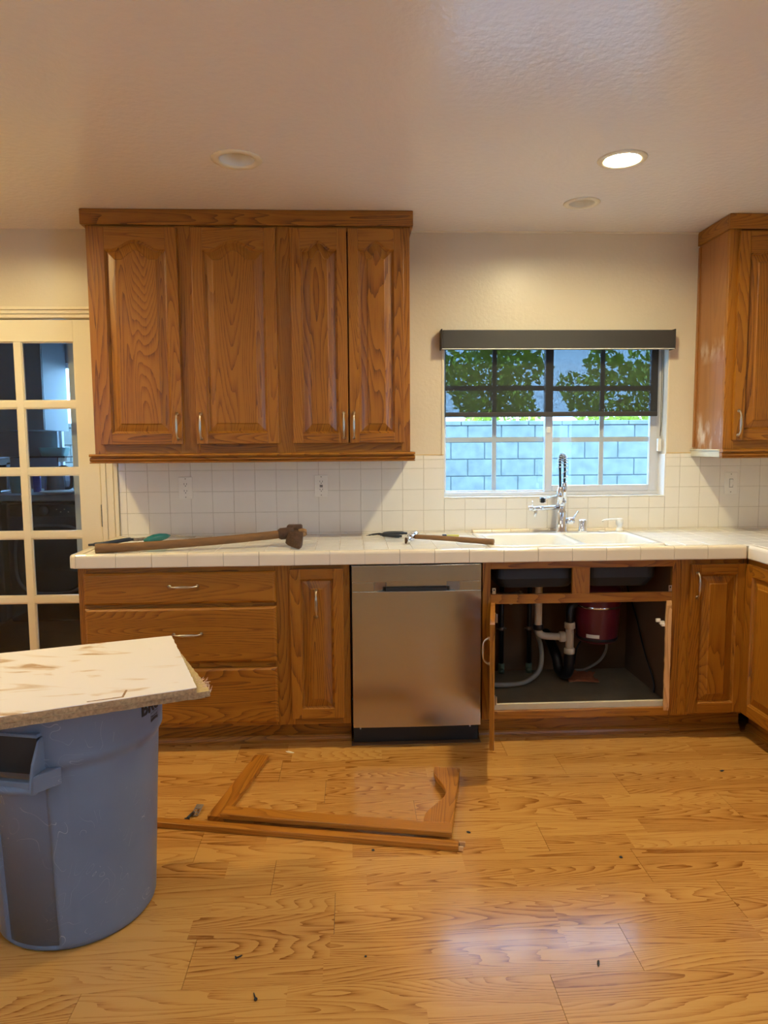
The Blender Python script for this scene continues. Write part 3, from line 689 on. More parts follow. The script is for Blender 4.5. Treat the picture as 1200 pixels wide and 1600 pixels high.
# right run, faces the room's left
rb = thing('base_cabinet', (2.13, -1.1, 0), 'oak base cabinet run along the right wall, its front facing left', 'cabinet')
b = MB().mat('oak_side'); b.box(1.84, XR-.004, -1.75, -.012-.6, BZ0, BZ0+.016); b.box(1.84, XR-.004, -1.766, -1.75, 0, BZ1); b.box(XR-.012, XR-.004, -1.75, -.62, BZ0, BZ1); b.box(1.84, XR-.012, -1.19, -1.174, BZ0+.016, BZ1)
b.build('carcass', None, rb, world=True)
RX = 1.838; b = MB().mat('oak')
for a, c_ in ((-.625, -.612), (-1.205, -1.150), (-1.766, -1.725)): b.box(RX-.019, RX, a, c_, BZ0, BZ1)
for a, c_ in ((-1.150, -.625), (-1.725, -1.205)): b.box(RX-.019, RX, a, c_, .817, BZ1, 'y'); b.box(RX-.019, RX, a, c_, BZ0, .14, 'y')
b.build('face_frame', None, rb, world=True, bevel=.0012, seg=1)
t = MB().mat('oak'); t.box(1.90, 1.918, -1.766, -.53, 0, BZ0, 'y'); t.prism([(1.90, 0), (1.884, 0), (1.886, .016), (1.896, .030), (1.90, .032)], 'y', -1.766, -.53, 'y'); t.build('toe_kick', None, rb, world=True)
for y1 in (-.632, -1.19):
    door(rb, .535, .700, Vector((RX-.039, y1, .127))-Vector(rb.location), rot=(0, 0, -PI/2), st=.052, handle=(.500, 0, .605, .118))

# ================================================================== COUNTERTOP
ct = thing('tiled_countertop', (.3, -.32, BZ1), 'white tiled L-shaped countertop with rounded tile edging', 'countertop')
CT = .912; SX0, SX1, SY0, SY1 = .628, 1.452, -.585, -.075
CFY, CLX, CRX = -.630, -1.216, 1.806
b = MB().mat('grout')
def slab(x0, x1, y0, y1): b.box(x0, x1, y0, y1, BZ1+.001, CT-.002)
slab(CLX, SX0, CFY, -.009); slab(SX0, SX1, CFY, SY0); slab(SX0, SX1, SY1, -.009); slab(SX1, XR, CFY, -.009); slab(CRX+.002, XR, -1.78, CFY)
b.build('substrate', None, ct, world=True)
b = MB().mat('tile_counter'); g = .0012
def ctiles(x0, x1, y0, y1, gx, gy, p=.1111):
    xs = sorted({x0, x1, *[gx+p*i for i in range(-60, 60) if x0+.004 < gx+p*i < x1-.004]}); ys = sorted({y0, y1, *[gy+p*i for i in range(-60, 60) if y0+.004 < gy+p*i < y1-.004]})
    for i in range(len(xs)-1):
        for j in range(len(ys)-1):
            b.box(xs[i]+g, xs[i+1]-g, ys[j]+g, ys[j+1]-g, CT-.007, CT)
ty = CFY+.042
ctiles(CLX+.042, SX0-.003, ty, -.009, -.06, ty); ctiles(SX1+.003, XR, ty, -.009, 1.76, ty); ctiles(SX0-.003, SX1+.003, SY1+.003, -.009, -.06, -.04)
ctiles(CRX+.044, XR, -1.78, ty, 1.85, ty)
b.build('surface_tiles', None, ct, world=True, bevel=.0012, seg=1)
# rounded edge caps
b = MB().mat('tile_cap')
def cap_prof(o, s):     # o: outer coordinate, s: +1 inward direction
    zt = CT+.004; z0 = .8535
    return [(o+.014*s, z0), (o+.002*s, z0), (o, z0+.004), (o, zt-.014), (o+.002*s, zt-.007), (o+.007*s, zt-.002), (o+.014*s, zt), (o+.028*s, zt-.001), (o+.041*s, CT+.0005), (o+.041*s, CT-.008), (o+.014*s, CT-.008)]
CY = -.648
xs = [-.2563+.1556*i for i in range(-7, 20)]; xs = [CLX+.010]+[q for q in xs if CLX+.03 < q < CRX-.045]+[CRX-.016]
for i in range(len(xs)-1): b.prism(cap_prof(CY, 1), 'x', xs[i]+.0009, xs[i+1]-.0009, 'x', smooth=False)
ys = [-.636+.1556*i for i in range(0, 5)]; ys = [q for q in ys if q < -.02]+[-.010]
for i in range(len(ys)-1): b.prism(cap_prof(CLX-.018, 1), 'y', ys[i]+.0009, ys[i+1]-.0009, 'y')
ys = [CY-.006-.1556*i for i in range(0, 8)]
for i in range(len(ys)-1): b.prism([(q[0], q[1]) for q in cap_prof(CRX-.012, 1)], 'y', ys[i+1]+.0009, ys[i]-.0009, 'y')
# outer corner piece, quarter round
prof = cap_prof(0, 1); rings = []
for k_ in range(9):
    a = PI+PI/2*k_/8; cx, cy = CLX+.010, -.636+.014-.014
    cx, cy = CLX+.0095, CY+.0275
    rings.append([(cx+math.cos(a)*(.0275-min(q[0], .0274)), cy+math.sin(a)*(.0275-min(q[0], .0274)), q[1]) for q in prof])
b.loft(rings, True, True)
b.box(CLX+.008, CLX+.025, CY+.026, CY+.041, CT-.006, CT+.001)
b.build('edge_tiles', None, ct, world=True, bevel=.0012, seg=2)
# tile ledge behind the sink
b = MB().mat('tile_cap')
for i in range(8):
    a = .64+i*.102
    b.prism([(-.009, CT), (-.009, CT+.016), (-.034, CT+.016), (-.042, CT+.010), (-.044, CT)], 'x', a+.0008, a+.1012, 'x')
b.build('sink_ledge', None, ct, world=True, bevel=.001, seg=1)

# ------------------------------------------------------------------ sink
sk = thing('kitchen_sink', (1.04, -.33, BZ1+.04), 'white double-bowl sink set into the tiled counter below the window', 'sink')
def rr(x0, x1, y0, y1, r, z, n=6):
    o = []
    for cx, cy, a in ((x1-r, y1-r, 0), (x0+r, y1-r, PI/2), (x0+r, y0+r, PI), (x1-r, y0+r, 1.5*PI)):
        for i in range(n+1): o.append((cx+r*math.cos(a+PI/2*i/n), cy+r*math.sin(a+PI/2*i/n), z))
    return o
rim = CT+.006
def sink_mesh():
    bm = bmesh.new(); es = []
    outer = rr(SX0+.001, SX1-.001, SY0+.001, SY1-.001, .03, rim); bowls = [(SX0+.035, 1.045, SY0+.03, SY1-.09), (1.085, SX1-.035, SY0+.03, SY1-.09)]
    def loop(ps):
        v = [bm.verts.new(p) for p in ps]; e = [bm.edges.new((v[i], v[(i+1) % len(v)])) for i in range(len(v))]; es.extend(e); return v, e
    ov, oe = loop(outer); bl_ = [loop(rr(*q, .05, rim)) for q in bowls]
    bmesh.ops.triangle_fill(bm, edges=es, use_beauty=True, normal=(0, 0, 1))
    for (q, (v, e)) in zip(bowls, bl_):
        prev = v
        for ins, z, r in ((.004, rim-.006, .048), (.010, rim-.06, .05), (.018, .75, .05), (.045, .725, .05), (.12, .718, .03)):
            ps = rr(q[0]+ins, q[1]-ins, q[2]+ins, q[3]-ins, r, z); nv = [bm.verts.new(p) for p in ps]
            for i in range(len(nv)): bm.faces.new((prev[i], prev[(i+1) % len(nv)], nv[(i+1) % len(nv)], nv[i]))
            prev = nv
        bm.faces.new(prev)
    nv = [bm.verts.new((p.co.x, p.co.y, CT-.004)) for p in ov]
    for i in range(len(nv)): bm.faces.new((ov[i], ov[(i+1) % len(nv)], nv[(i+1) % len(nv)], nv[i]))
    bmesh.ops.recalc_face_normals(bm, faces=bm.faces)
    for f in bm.faces: f.smooth = True
    for v in bm.verts: v.co -= Vector(sk.location)
    me = bpy.data.meshes.new('basin'); bm.to_mesh(me); bm.free(); me.materials.append(MATS['sink_white'])
    o = bpy.data.objects.new('basin', me); C.objects.link(o); o.parent = sk
sink_mesh()
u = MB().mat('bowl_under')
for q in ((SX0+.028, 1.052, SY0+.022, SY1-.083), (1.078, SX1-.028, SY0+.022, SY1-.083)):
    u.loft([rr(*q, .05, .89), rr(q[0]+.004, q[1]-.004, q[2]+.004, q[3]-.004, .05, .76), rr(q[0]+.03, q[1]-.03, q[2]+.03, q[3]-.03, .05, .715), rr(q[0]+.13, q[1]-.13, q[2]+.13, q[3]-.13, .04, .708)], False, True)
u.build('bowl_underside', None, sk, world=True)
for cx in (.85, 1.25):
    MB().lathe([(.042, .7185), (.042, .7215), (.034, .7215), (.028, .7195), (0, .7195)], (cx, -.36, 0), seg=24).build('drain', 'chrome', sk, world=True)

# ------------------------------------------------------------------ faucet
FX, FY, FZ = 1.094, -.118, rim
fa = thing('kitchen_faucet', (FX, FY, FZ), 'chrome spring-neck pull-down kitchen faucet standing behind the sink', 'faucet')
b = MB(); b.lathe([(.030, 0), (.030, .008), (.026, .012), (.0255, .105), (.024, .112), (.019, .118), (.0185, .150), (.022, .155), (.022, .160)], seg=28); b.build('base', 'chrome', fa)
b = MB(); b.lathe([(.0135, .160), (.0135, .250), (.011, .255), (.011, .262)], (.013, 0, 0), seg=18); b.lathe([(.017, .150), (.018, .20), (.015, .225), (.011, .232), (.011, .24)], (-.011, -.006, 0), seg=18); b.build('spray_head', 'chrome', fa)
pth = spline([(.012, 0, .25), (.013, 0, .34), (.011, 0, .388), (.0, 0, .404), (-.011, 0, .388), (-.013, -.002, .34), (-.011, -.005, .235)], 10)
b = MB(); b.tube(pth, .0062, 10); b.build('hose', 'pvc_black', fa)
# coil spring round the neck
def coil(path, R_, turns, n):
    L = len(path)-1; out = []
    for i in range(n+1):
        s = i/n*L; k_ = min(int(s), L-1); p = path[k_].lerp(path[k_+1], s-k_); t = (path[k_+1]-path[k_]).normalized(); a = Vector((0, 1, 0)); c = t.cross(a).normalized(); an = 2*PI*turns*i/n
        out.append(p+R_*(math.cos(an)*a+math.sin(an)*c))
    return out
b = MB(); b.tube(coil(pth[:52], .0125, 17, 17*14), .0026, 6); b.build('spring', 'spring_steel', fa)
b = MB(); b.tube([(-.01, 0, .133), (-.10, -.012, .130), (-.163, -.02, .126)], [.012, .0115, .011], 16); b.lathe([(.0125, -.014), (.0125, .008)], (-.165, -.02, .130), 'x', 16)
b.tube([(-.140, -.018, .122), (-.143, -.02, .105), (-.148, -.022, .086)], [.0085, .009, .0075], 12); b.lathe([(.0022, .010), (.0022, .040)], (-.160, -.02, .13), seg=8)
b.build('spout', 'chrome', fa)
b = MB(); b.tube([(-.006, 0, .198), (-.06, -.01, .186), (-.10, -.014, .176)], .0042, 10); b.build('docking_arm', 'chrome', fa)
b = MB().mat('black_gloss'); b.box(-.118, -.100, -.030, 0, .158, .186); b.mat('chrome').box(-.100, -.090, -.030, 0, .158, .186); b.build('docking_clip', None, fa, bevel=.004)
b = MB(); b.lathe([(.0, -.006), (.014, -.004), (.018, .006), (.018, .024), (.014, .034), (0, .036)], (.028, -.012, .062), 'x', 20); b.tube([(.052, -.012, .068), (.068, -.012, .088), (.084, -.014, .112)], [.005, .0042, .0036], 10); b.build('lever', 'chrome', fa)

ag = MB().lathe([(.0225, 0), (.0225, .012), (.021, .014), (.021, .060), (.019, .066), (.0, .068)], seg=28); ag.box(-.001, .001, -.0225, -.020, .01, .03)
o = ag.build('air_gap', 'chrome'); o.location = (1.205, -.12, rim); tag(o, 'short chrome air-gap cap right of the faucet', 'sink fitting')
o = MB().lathe([(.019, 0), (.019, .003), (.016, .005), (0, .0055)], seg=26).build('hole_cover', 'nickel'); o.location = (1.308, -.12, rim); tag(o, 'flat round metal hole cover on the sink deck', 'sink fitting')
sd = thing('soap_dispenser', (1.402, -.118, rim), 'white pump soap dispenser at the right end of the sink', 'soap dispenser')
MB().lathe([(.018, 0), (.018, .012), (.014, .016), (.013, .034), (.019, .038), (.019, .066), (.016, .070), (0, .071)], seg=26).build('pump_head', 'plastic_white', sd)
MB().tube([(0, 0, .064), (-.05, -.004, .066), (-.085, -.006, .062), (-.094, -.006, .056)], [.006, .005, .0045, .004], 10).build('spout', 'plastic_white', sd)

# ------------------------------------------------------------------ dishwasher
dw = thing('dishwasher', (.286, -.3, 0), 'stainless steel dishwasher between the oak base cabinets', 'dishwasher')
b = MB().mat('black'); b.box(-.008, .582, -.598, -.03, .10, .845); b.box(-.006, .580, -.606, -.598, .75, .850); b.build('tub_housing', None, dw, world=True)
dx0, dx1, dyf = -.0045, .5785, -.638
def bow(x): return -.004*math.sin(PI*(x-dx0)/(dx1-dx0))
d = MB().mat('stainless'); n = 24
def sheet(z0, z1, yf=dyf, x0=dx0, x1=dx1, curve=True):
    nn = n; fr = [(x0+(x1-x0)*i/nn, yf+(bow(x0+(x1-x0)*i/nn) if curve else 0)) for i in range(nn+1)]
    d.prism(fr+[(x1, -.600), (x0, -.600)], 'z', z0, z1, 'x')
sheet(.100, .728); sheet(.771, .8465)
d.box(dx0, .095, dyf+.0015, -.600, .728, .771, 'x'); d.box(.480, dx1, dyf+.0015, -.600, .728, .771, 'x')
# pocket handle: sloped cheeks and a dark slot
d.prism([(.095, dyf-.001), (.150, dyf+.026), (.150, -.600), (.095, -.600)], 'z', .728, .771, 'x'); d.prism([(.480, dyf-.001), (.425, dyf+.026), (.425, -.600), (.480, -.600)], 'z', .728, .771, 'x')
d.box(.150, .425, dyf+.026, -.600, .742, .771, 'x')
dd = d.build('door', None, dw, world=True, bevel=.0018, seg=2)
MB().box(.150, .425, dyf+.006, dyf+.0262, .728, .742).build('handle_slot', 'slot_dark', dd).location = -Vector(dw.location)
b = MB().mat('black'); b.box(-.004, .578, -.572, -.556, .004, .098)
b.build('kick_plate', None, dw, world=True, bevel=.002)
for x in (.028, .540): MB().lathe([(.004, 0), (.004, -.002), (0, -.003)], (x, -.572, .070), 'y', 12).build('screw', 'nickel', dw, world=True)
struct(MB().box(-.0135, .5875, -.60, -.55, .0, .003).build('trim_6', 'inner_ply'))

# ================================================================== UNDER THE SINK
PY = -.27
p = thing('drain_pipe', (1.09, PY, .19), 'white and black plastic drain pipes with a tee under the sink', 'drain pipe')
b = MB().mat('pvc_white'); b.tube(spline([(.938, PY, .70), (.938, PY, .50), (.938, PY, .445), (.950, PY, .418), (.985, PY, .407), (1.065, PY, .403)], 6), .0185, 16)
b.lathe([(.021, .690), (.026, .686), (.026, .668), (.021, .662)], (.938, PY, 0), seg=20)
b.tube([(1.10, PY, .475), (1.10, PY, .32)], .0205, 18); b.lathe([(.0235, .478), (.027, .474), (.027, .448), (.022, .444)], (1.10, PY, 0), seg=20); b.lathe([(.022, .345), (.027, .340), (.027, .316), (.021, .312)], (1.10, PY, 0), seg=20)
b.lathe([(.022, -.045), (.027, -.040), (.027, -.018), (.023, -.012)], (1.09, PY, .403), 'x', 20)
b.build('white_pipe', None, p, world=True)
b = MB().mat('pvc_black'); b.lathe([(.024, .468), (.026, .464), (.026, .446), (.023, .442)], (.938, PY, 0), seg=20)
b.tube(spline([(1.10, PY, .478), (1.10, PY, .54), (1.118, PY+.01, .566), (1.16, PY+.03, .572), (1.20, PY+.06, .575)], 6), .021, 16)
b.tube(spline([(1.10, PY, .316), (1.10, PY, .25), (1.098, PY+.012, .215), (1.09, PY+.05, .190), (1.075, PY+.09, .205), (1.07, PY+.12, .26), (1.05, PY+.20, .34), (1.04, -.03, .36)], 6), .0265, 16)
b.build('black_pipe', None, p, world=True)
gd = thing('garbage_disposal', (1.25, -.24, .37), 'maroon garbage disposal hanging under the right sink bowl', 'garbage disposal')
b = MB().lathe([(0, 0), (.075, .001), (.094, .008), (.100, .020), (.108, .10), (.113, .185), (.117, .20), (.117, .28), (.10, .30), (.06, .33), (.05, .345)], seg=40); b.build('housing', 'maroon', gd)
MB().lathe([(.1145, .186), (.1165, .187), (.1175, .196), (.1155, .198)], seg=40, caps=False).build('band', 'chrome', gd)
MB().lathe([(.101, .016), (.1035, .018), (.105, .030), (.103, .032)], seg=40, caps=False).build('lower_band', 'pvc_black', gd)
lb = MB(); 
for i in range(6):
    a0, a1 = math.radians(-138+i*6), math.radians(-138+(i+1)*6); R_ = .1055
    lb.piece([(R_*math.cos(a0), R_*math.sin(a0), .038), (R_*math.cos(a1), R_*math.sin(a1), .038), (1.008*R_*math.cos(a1), 1.008*R_*math.sin(a1), .056), (1.008*R_*math.cos(a0), 1.008*R_*math.sin(a0), .056)], [(0, 1, 2, 3)])
lb.build('nameplate', 'plastic_white', gd)
def hose(name, pts, r, mat, label, cat='hose', par=None):
    pts = [Vector(q) for q in pts]; o = MB().tube(spline(pts, 8), r, 10).build(name, mat, par, world=par is not None)
    return o if par else tag(o, label, cat)
hose('drain_hose', [(.62, -.34, .22), (.68, -.33, .185), (.78, -.30, .168), (.88, -.27, .172), (.96, -.22, .215), (.985, -.16, .31), (.975, -.06, .40)], .0125, 'hose_grey', 'thick grey drain hose curving across the sink cabinet floor')
hose('power_cord', [(1.19, -.20, .372), (1.165, -.19, .32), (1.165, -.16, .25), (1.175, -.10, .18), (1.18, -.05, .16)], .0045, 'pvc_black', '', '', gd)
hose('power_conduit', [(1.31, -.2, .375), (1.325, -.18, .31), (1.30, -.15, .235), (1.24, -.1, .175), (1.20, -.06, .158)], .007, 'hose_grey', '', '', gd)
hose('supply_line', [(1.475, -.05, .62), (1.478, -.18, .48), (1.476, -.30, .33), (1.474, -.42, .22), (1.472, -.44, .16)], .004, 'pvc_black', 'thin dark supply line down the right side wall of the sink cabinet', 'hose')
hose('copper_tube', [(.66, -.35, .60), (.72, -.30, .61), (.80, -.28, .60), (.90, -.20, .60), (.97, -.10, .60)], .004, 'hose_grey', 'thin metal tube running high behind the white drain pipe', 'tube')
for i, (x, lab) in enumerate(((.795, 'left of two black upright supply pipes at the back of the sink cabinet'), (.945, 'right of two black upright supply pipes at the back of the sink cabinet'))):
    t = thing('supply_pipe', (x, -.06, .15), lab, 'pipe', 'black uprights in the sink cabinet')
    MB().tube([(0, 0, .05), (0, 0, .60)], .0125, 12).build('pipe', 'pvc_black', t)
    m = MB(); m.lathe([(.017, 0), (.017, .05), (.013, .056)], seg=14); m.lathe([(.011, -.03), (.011, 0)], (0, 0, .02), 'y', 12); m.build('floor_fitting', 'hose_green', t)
    m = MB(); m.lathe([(.004, -.026), (.004, .026)], (0, 0, .245), 'x', 8); m.lathe([(.015, .235), (.015, .255)], seg=14); m.build('clamp', 'iron', t)
vt = thing('shutoff_valve', (.80, -.16, .585), 'shutoff valve with a small pale oval handle in the sink cabinet', 'valve')
MB().tube([(-.10, .04, .02), (0, .03, .01), (.09, .02, .02)], .010, 10).lathe([(.012, -.03), (.012, .02)], (.0, .02, .0), 'y', 12).build('valve_body', 'iron', vt)
MB().lathe([(.0, -.046), (.015, -.046), (.016, -.040), (0, -.038)], (.012, 0, -.012), 'y', 14).build('valve_handle', 'lip_cream', vt)
o = MB().mat('iron').lathe([(.009, -.03), (.009, .03)], (0, 0, 0), 'x', 12).lathe([(.006, 0), (.006, .028), (.011, .03), (.011, .036)], (0, 0, 0), 'z', 12).build('shutoff_valve'); o.location = (.875, -.15, .585); tag(o, 'small steel shutoff valve beside the white drain pipe', 'valve')
cl = MB(); n = 14; top = []; 
for j in range(n+1):
    for i in range(n+1):
        x = 1.115+.155*i/n+.03*j/n-.02*math.sin(3*j/n); y = -.235+.15*j/n+.01*math.sin(5*i/n); top.append((x, y, .1515+.012*abs(math.sin(i*.9+j*.5)*math.sin(j*.8))))
q = [(j*(n+1)+i, j*(n+1)+i+1, (j+1)*(n+1)+i+1, (j+1)*(n+1)+i) for j in range(n) for i in range(n)]
cl.piece(top, q, smooth=True); o = cl.build('rag', 'cloth_rust'); sm = o.modifiers.new('s', 'SOLIDIFY'); sm.thickness = .002; tag(o, 'crumpled rust-red rag on the floor of the sink cabinet', 'rag')

# ================================================================== OUTLETS
def plate(x, z, label, kind, name):
    t = thing(name, (x, -.0085, z), label, 'outlet' if kind != 'switch' else 'switch')
    MB().box(-.036, .036, -.0055, 0, -.058, .058).build('cover_plate', 'plastic_white', t, bevel=.003)
    if kind == 'duplex':
        m = MB().mat('plastic_white'); m.prism([(-.017, -.033), (.017, -.033), (.017, .033), (-.017, .033)], 'y', -.0062, -.005); m.build('receptacle', None, t, bevel=.001)
        s = MB()
        for zz in (-.018, .018): s.box(-.0075, -.0055, -.0068, -.006, zz-.001, zz+.008); s.box(.0055, .0075, -.0068, -.006, zz-.001, zz+.007); s.lathe([(.0025, -.0068), (.0025, -.006)], (0, 0, zz-.007), 'y', 10)
        s.build('slots', 'slot_dark', t)
        for zz in (-.034, .034, ): pass
    elif kind == 'gfci':
        m = MB().mat('plastic_white'); m.box(-.017, .017, -.0072, -.005, -.034, .034); m.build('receptacle', None, t, bevel=.0012)
        s = MB()
        for zz in (-.021, .021): s.box(-.0075, -.0055, -.0078, -.007, zz-.001, zz+.007); s.box(.0055, .0075, -.0078, -.007, zz-.001, zz+.007); s.lathe([(.0025, -.0078), (.0025, -.007)], (0, 0, zz-.006), 'y', 10)
        s.box(-.008, .008, -.0082, -.007, .0012, .0062); s.box(-.008, .008, -.0082, -.007, -.0062, -.0012)
        s.build('slots', 'slot_dark', t)
    else:
        m = MB().mat('plastic_white'); m.box(-.0165, .0165, -.0070, -.005, -.033, .033)
        m.build('switch_frame', None, t, bevel=.001); m = MB().mat('plastic_white'); m.prism([(-.007, -.020), (-.007, .020), (-.0105, .020), (-.0125, 0), (-.0085, -.020)], 'x', -.008, .008); m.build('rocker', None, t, bevel=.001)
        MB().box(-.0100, -.009, -.0078, -.0068, -.021, .021).box(.009, .0100, -.0078, -.0068, -.021, .021).box(-.01, .01, -.0078, -.0068, -.023, -.021).box(-.01, .01, -.0078, -.0068, .021, .023).build('switch_gap', 'slot_dark', t)
    for zz in (-.048, .048): MB().lathe([(.0028, -.0064), (.0028, -.0052)], (0, 0, zz), 'y', 10).build('screw', 'iron', t)
plate(-.867, 1.164, 'white duplex outlet on the tiles under the left end of the wall cabinet', 'duplex', 'wall_outlet')
plate(-.160, 1.168, 'white outlet with dark test buttons between the left outlet and the window', 'gfci', 'wall_outlet')
plate(2.050, 1.162, 'white wall switch on the tiles right of the window', 'switch', 'wall_switch')

# ================================================================== ROLLER SHADE
rs = thing('roller_shade', (1.08, -.03, 1.87), 'dark roller shade pulled halfway down over the kitchen window', 'window shade')
b = MB().mat('blind_box'); b.box(.475, 1.690, -.068, -.004, 1.872, 1.966); b.box(.468, .475, -.070, -.002, 1.868, 1.972)
b.box(1.690, 1.697, -.070, -.002, 1.868, 1.972); b.build('cassette', None, rs, world=True, bevel=.003)
MB().mat('plastic_white').box(.470, 1.692, -.0695, -.0685, 1.868, 1.8725).build('cassette_lip', None, rs, world=True)
f_ = MB(); nx = 20; pts = []
for j in range(9):
    for i in range(nx+1):
        pts.append((WX0+.008+(1.648-WX0-.008)*i/nx, .022+.0015*math.sin(i*.9+j*.4), 1.548+(1.90-1.548)*j/8))
f_.piece(pts, [(j*(nx+1)+i, j*(nx+1)+i+1, (j+1)*(nx+1)+i+1, (j+1)*(nx+1)+i) for j in range(8) for i in range(nx)], smooth=True); f_.build('shade_fabric', 'shade_mesh', rs, world=True)
MB().mat('blind_box').box(WX0+.008, 1.648, .015, .029, 1.524, 1.550).build('bottom_bar', None, rs, world=True, bevel=.004)
MB().tube(spline([(1.664, .02, 1.90), (1.666, .02, 1.70), (1.668, .022, 1.50), (1.667, .022, 1.415)], 6), .0015, 6).tube(spline([(1.672, .02, 1.90), (1.676, .02, 1.70), (1.674, .022, 1.50), (1.667, .022, 1.415)], 6), .0015, 6).build('cord', 'slot_dark', rs, world=True)
MB().mat('plastic_white').box(1.660, 1.680, .03, .05, 1.335, 1.405).build('cord_cleat', None, rs, world=True, bevel=.004)

# ================================================================== TOOLS ON THE COUNTER
T = CT+.0045
sl = thing('axe', (-.30, -.42, CT), 'old axe with a long worn wooden handle and a rusty taped head, on the counter', 'axe')
hp = [Vector((-1.135, -.600, .9345)), Vector((-.95, -.565, .937)), Vector((-.62, -.505, .950)), Vector((-.30, -.445, .972))]
b = MB(); b.tube(spline(hp, 10), [.0185]*6+[.017]*10+[.0165]*15, 14, g='x', flat=1.15); b.build('handle', 'axe_wood', sl, world=True)
b = MB(); b.tube([(-.345, -.452, .970), (-.335, -.450, .971), (-.30, -.444, .973), (-.275, -.440, .974)], [.021, .027, .028, .026], 14); tp = b.build('tape_wrap', 'rust', sl, world=True, bevel=0)
b = MB().mat('rust')
def hring(z, w_, d_, x=-.262, y=-.44): return [(x-w_, y-d_, z), (x+w_, y-d_, z), (x+w_, y+d_, z), (x-w_, y+d_, z)]
# poll on top, narrowing blade reaching down to the counter
R1 = [[(-.312, -.480, .932), (-.232, -.480, .928), (-.228, -.395, .990), (-.306, -.395, 1.006)],
      [(-.300, -.505, .925), (-.230, -.505, .921), (-.228, -.480, .972), (-.294, -.480, .982)],
      [(-.272, -.535, .918), (-.231, -.535, .918), (-.230, -.520, .950), (-.266, -.520, .955)],
      [(-.246, -.575, .9165), (-.236, -.575, .9165), (-.236, -.570, .928), (-.246, -.570, .928)]]
b.loft(R1[::-1], True, True); b.build('blade', None, sl, world=True, bevel=.003)
b = MB().mat('rust'); b.box(-.308, -.236, -.440, -.375, .938, 1.008); b.build('poll', None, sl, world=True, bevel=.008)
b = MB().mat('handle_wood'); b.tube([(-.25, -.440, .972), (-.228, -.437, .975), (-.214, -.435, .976)], [.019, .020, .014], 12); b.build('handle_end', None, sl, world=True)
# left pliers
pl = thing('pliers', (-1.05, -.36, CT), 'pliers with dark navy handles behind the axe handle', 'pliers')
for s_, (a, z_) in enumerate(((0, 0), (.022, -.004))):
    MB().tube(spline([(-1.235+a*2, -.405+a*1.6, T+.008), (-1.16+a, -.40+a*1.6, T+.014), (-1.09+a*.5, -.36+a, T+.022), (-1.045, -.335+a*.3, T+.022)], 6), [.006]*3+[.0095]*12+[.006]*4, 10).build('handle', 'rubber_navy', pl, world=True)
MB().tube(spline([(-1.05, -.335, T+.022), (-1.02, -.315, T+.020), (-.985, -.295, T+.024), (-.955, -.28, T+.026)], 5), [.013]*4+[.012]*4+[.007]*4+[.005]*4, 10, flat=.6).build('jaws', 'iron', pl, world=True)
sc = thing('screwdriver', (-.95, -.25, CT), 'teal-handled tool lying behind the long axe handle', 'screwdriver')
MB().tube([(-1.00, -.33, T+.016), (-.985, -.315, T+.018), (-.965, -.296, T+.020), (-.94, -.27, T+.023), (-.915, -.245, T+.025), (-.90, -.23, T+.026)], [.006, .014, .0195, .0195, .013, .004], 16).build('grip', 'teal', sc, world=True)
MB().tube([(-.90, -.23, T+.026), (-.86, -.19, T+.018), (-.80, -.13, T+.006)], .0035, 8).build('shaft', 'nickel', sc, world=True)
# middle black pliers
p2 = thing('pliers', (.16, -.15, CT), 'black-handled cutting pliers between the axe and the hammer', 'pliers')
MB().tube(spline([(.150, -.150, T+.008), (.18, -.130, T+.011), (.23, -.118, T+.011), (.285, -.120, T+.008)], 6), [.006]*3+[.0085]*13+[.006]*3, 10).build('handle', 'rubber_navy', p2, world=True)
MB().tube(spline([(.145, -.160, T+.008), (.175, -.190, T+.009), (.215, -.215, T+.008), (.250, -.222, T+.007)], 6), [.006]*3+[.0095]*13+[.006]*3, 10).build('handle', 'rubber_navy', p2, world=True)
MB().tube(spline([(.155, -.152, T+.009), (.13, -.157, T+.011), (.10, -.160, T+.008), (.072, -.163, T+.004)], 5), [.011]*5+[.009]*5+[.006]*3+[.002]*3, 10, flat=.55).build('jaws', 'black', p2, world=True)
# hammer
hm = thing('claw_hammer', (.28, -.36, CT), 'claw hammer with a worn wooden handle and chrome head', 'hammer')
hp = spline([(.300, -.395, T+.026), (.42, -.430, T+.022), (.54, -.475, T+.017), (.655, -.53, T+.0135)], 8)
MB().tube(hp, [.011]*6+[.012]*8+[.0135]*7+[.0145]*4, 12, g='x').build('handle', 'axe_wood', hm, world=True)
b = MB().mat('chrome'); b.tube(spline([(.262, -.455, T+.0145), (.268, -.425, T+.018), (.285, -.395, T+.024), (.29, -.36, T+.026)], 5), [.0135]*3+[.0105]*5+[.014]*8, 14)
b.tube(spline([(.29, -.365, T+.026), (.295, -.33, T+.030), (.288, -.295, T+.024), (.275, -.27, T+.010)], 5), [.012]*5+[.009]*5+[.006]*4+[.003]*2, 10, flat=1.3)
b.tube(spline([(.295, -.365, T+.026), (.312, -.335, T+.034), (.315, -.30, T+.028), (.305, -.272, T+.012)], 5), [.011]*5+[.008]*5+[.005]*4+[.003]*2, 10, flat=1.2)
b.build('head', None, hm, world=True)
MB().lathe([(.0148, 0), (.0148, -.006), (.0125, -.008)], (.256, -.4555, T+.0155), 'x', 16).build('face_collar', 'rust', hm, world=True)
kn = thing('utility_knife', (.47, -.22, CT), 'small knife with a yellow-green handle behind the hammer handle', 'knife')
MB().box(.475, .540, -.225, -.207, T, T+.011).build('grip', 'yellow', kn, world=True, bevel=.003)
MB().box(.455, .477, -.227, -.205, T, T+.012).build('collar', 'rubber_navy', kn, world=True, bevel=.003)
MB().box(.385, .456, -.220, -.211, T+.002, T+.005).build('blade', 'spring_steel', kn, world=True)

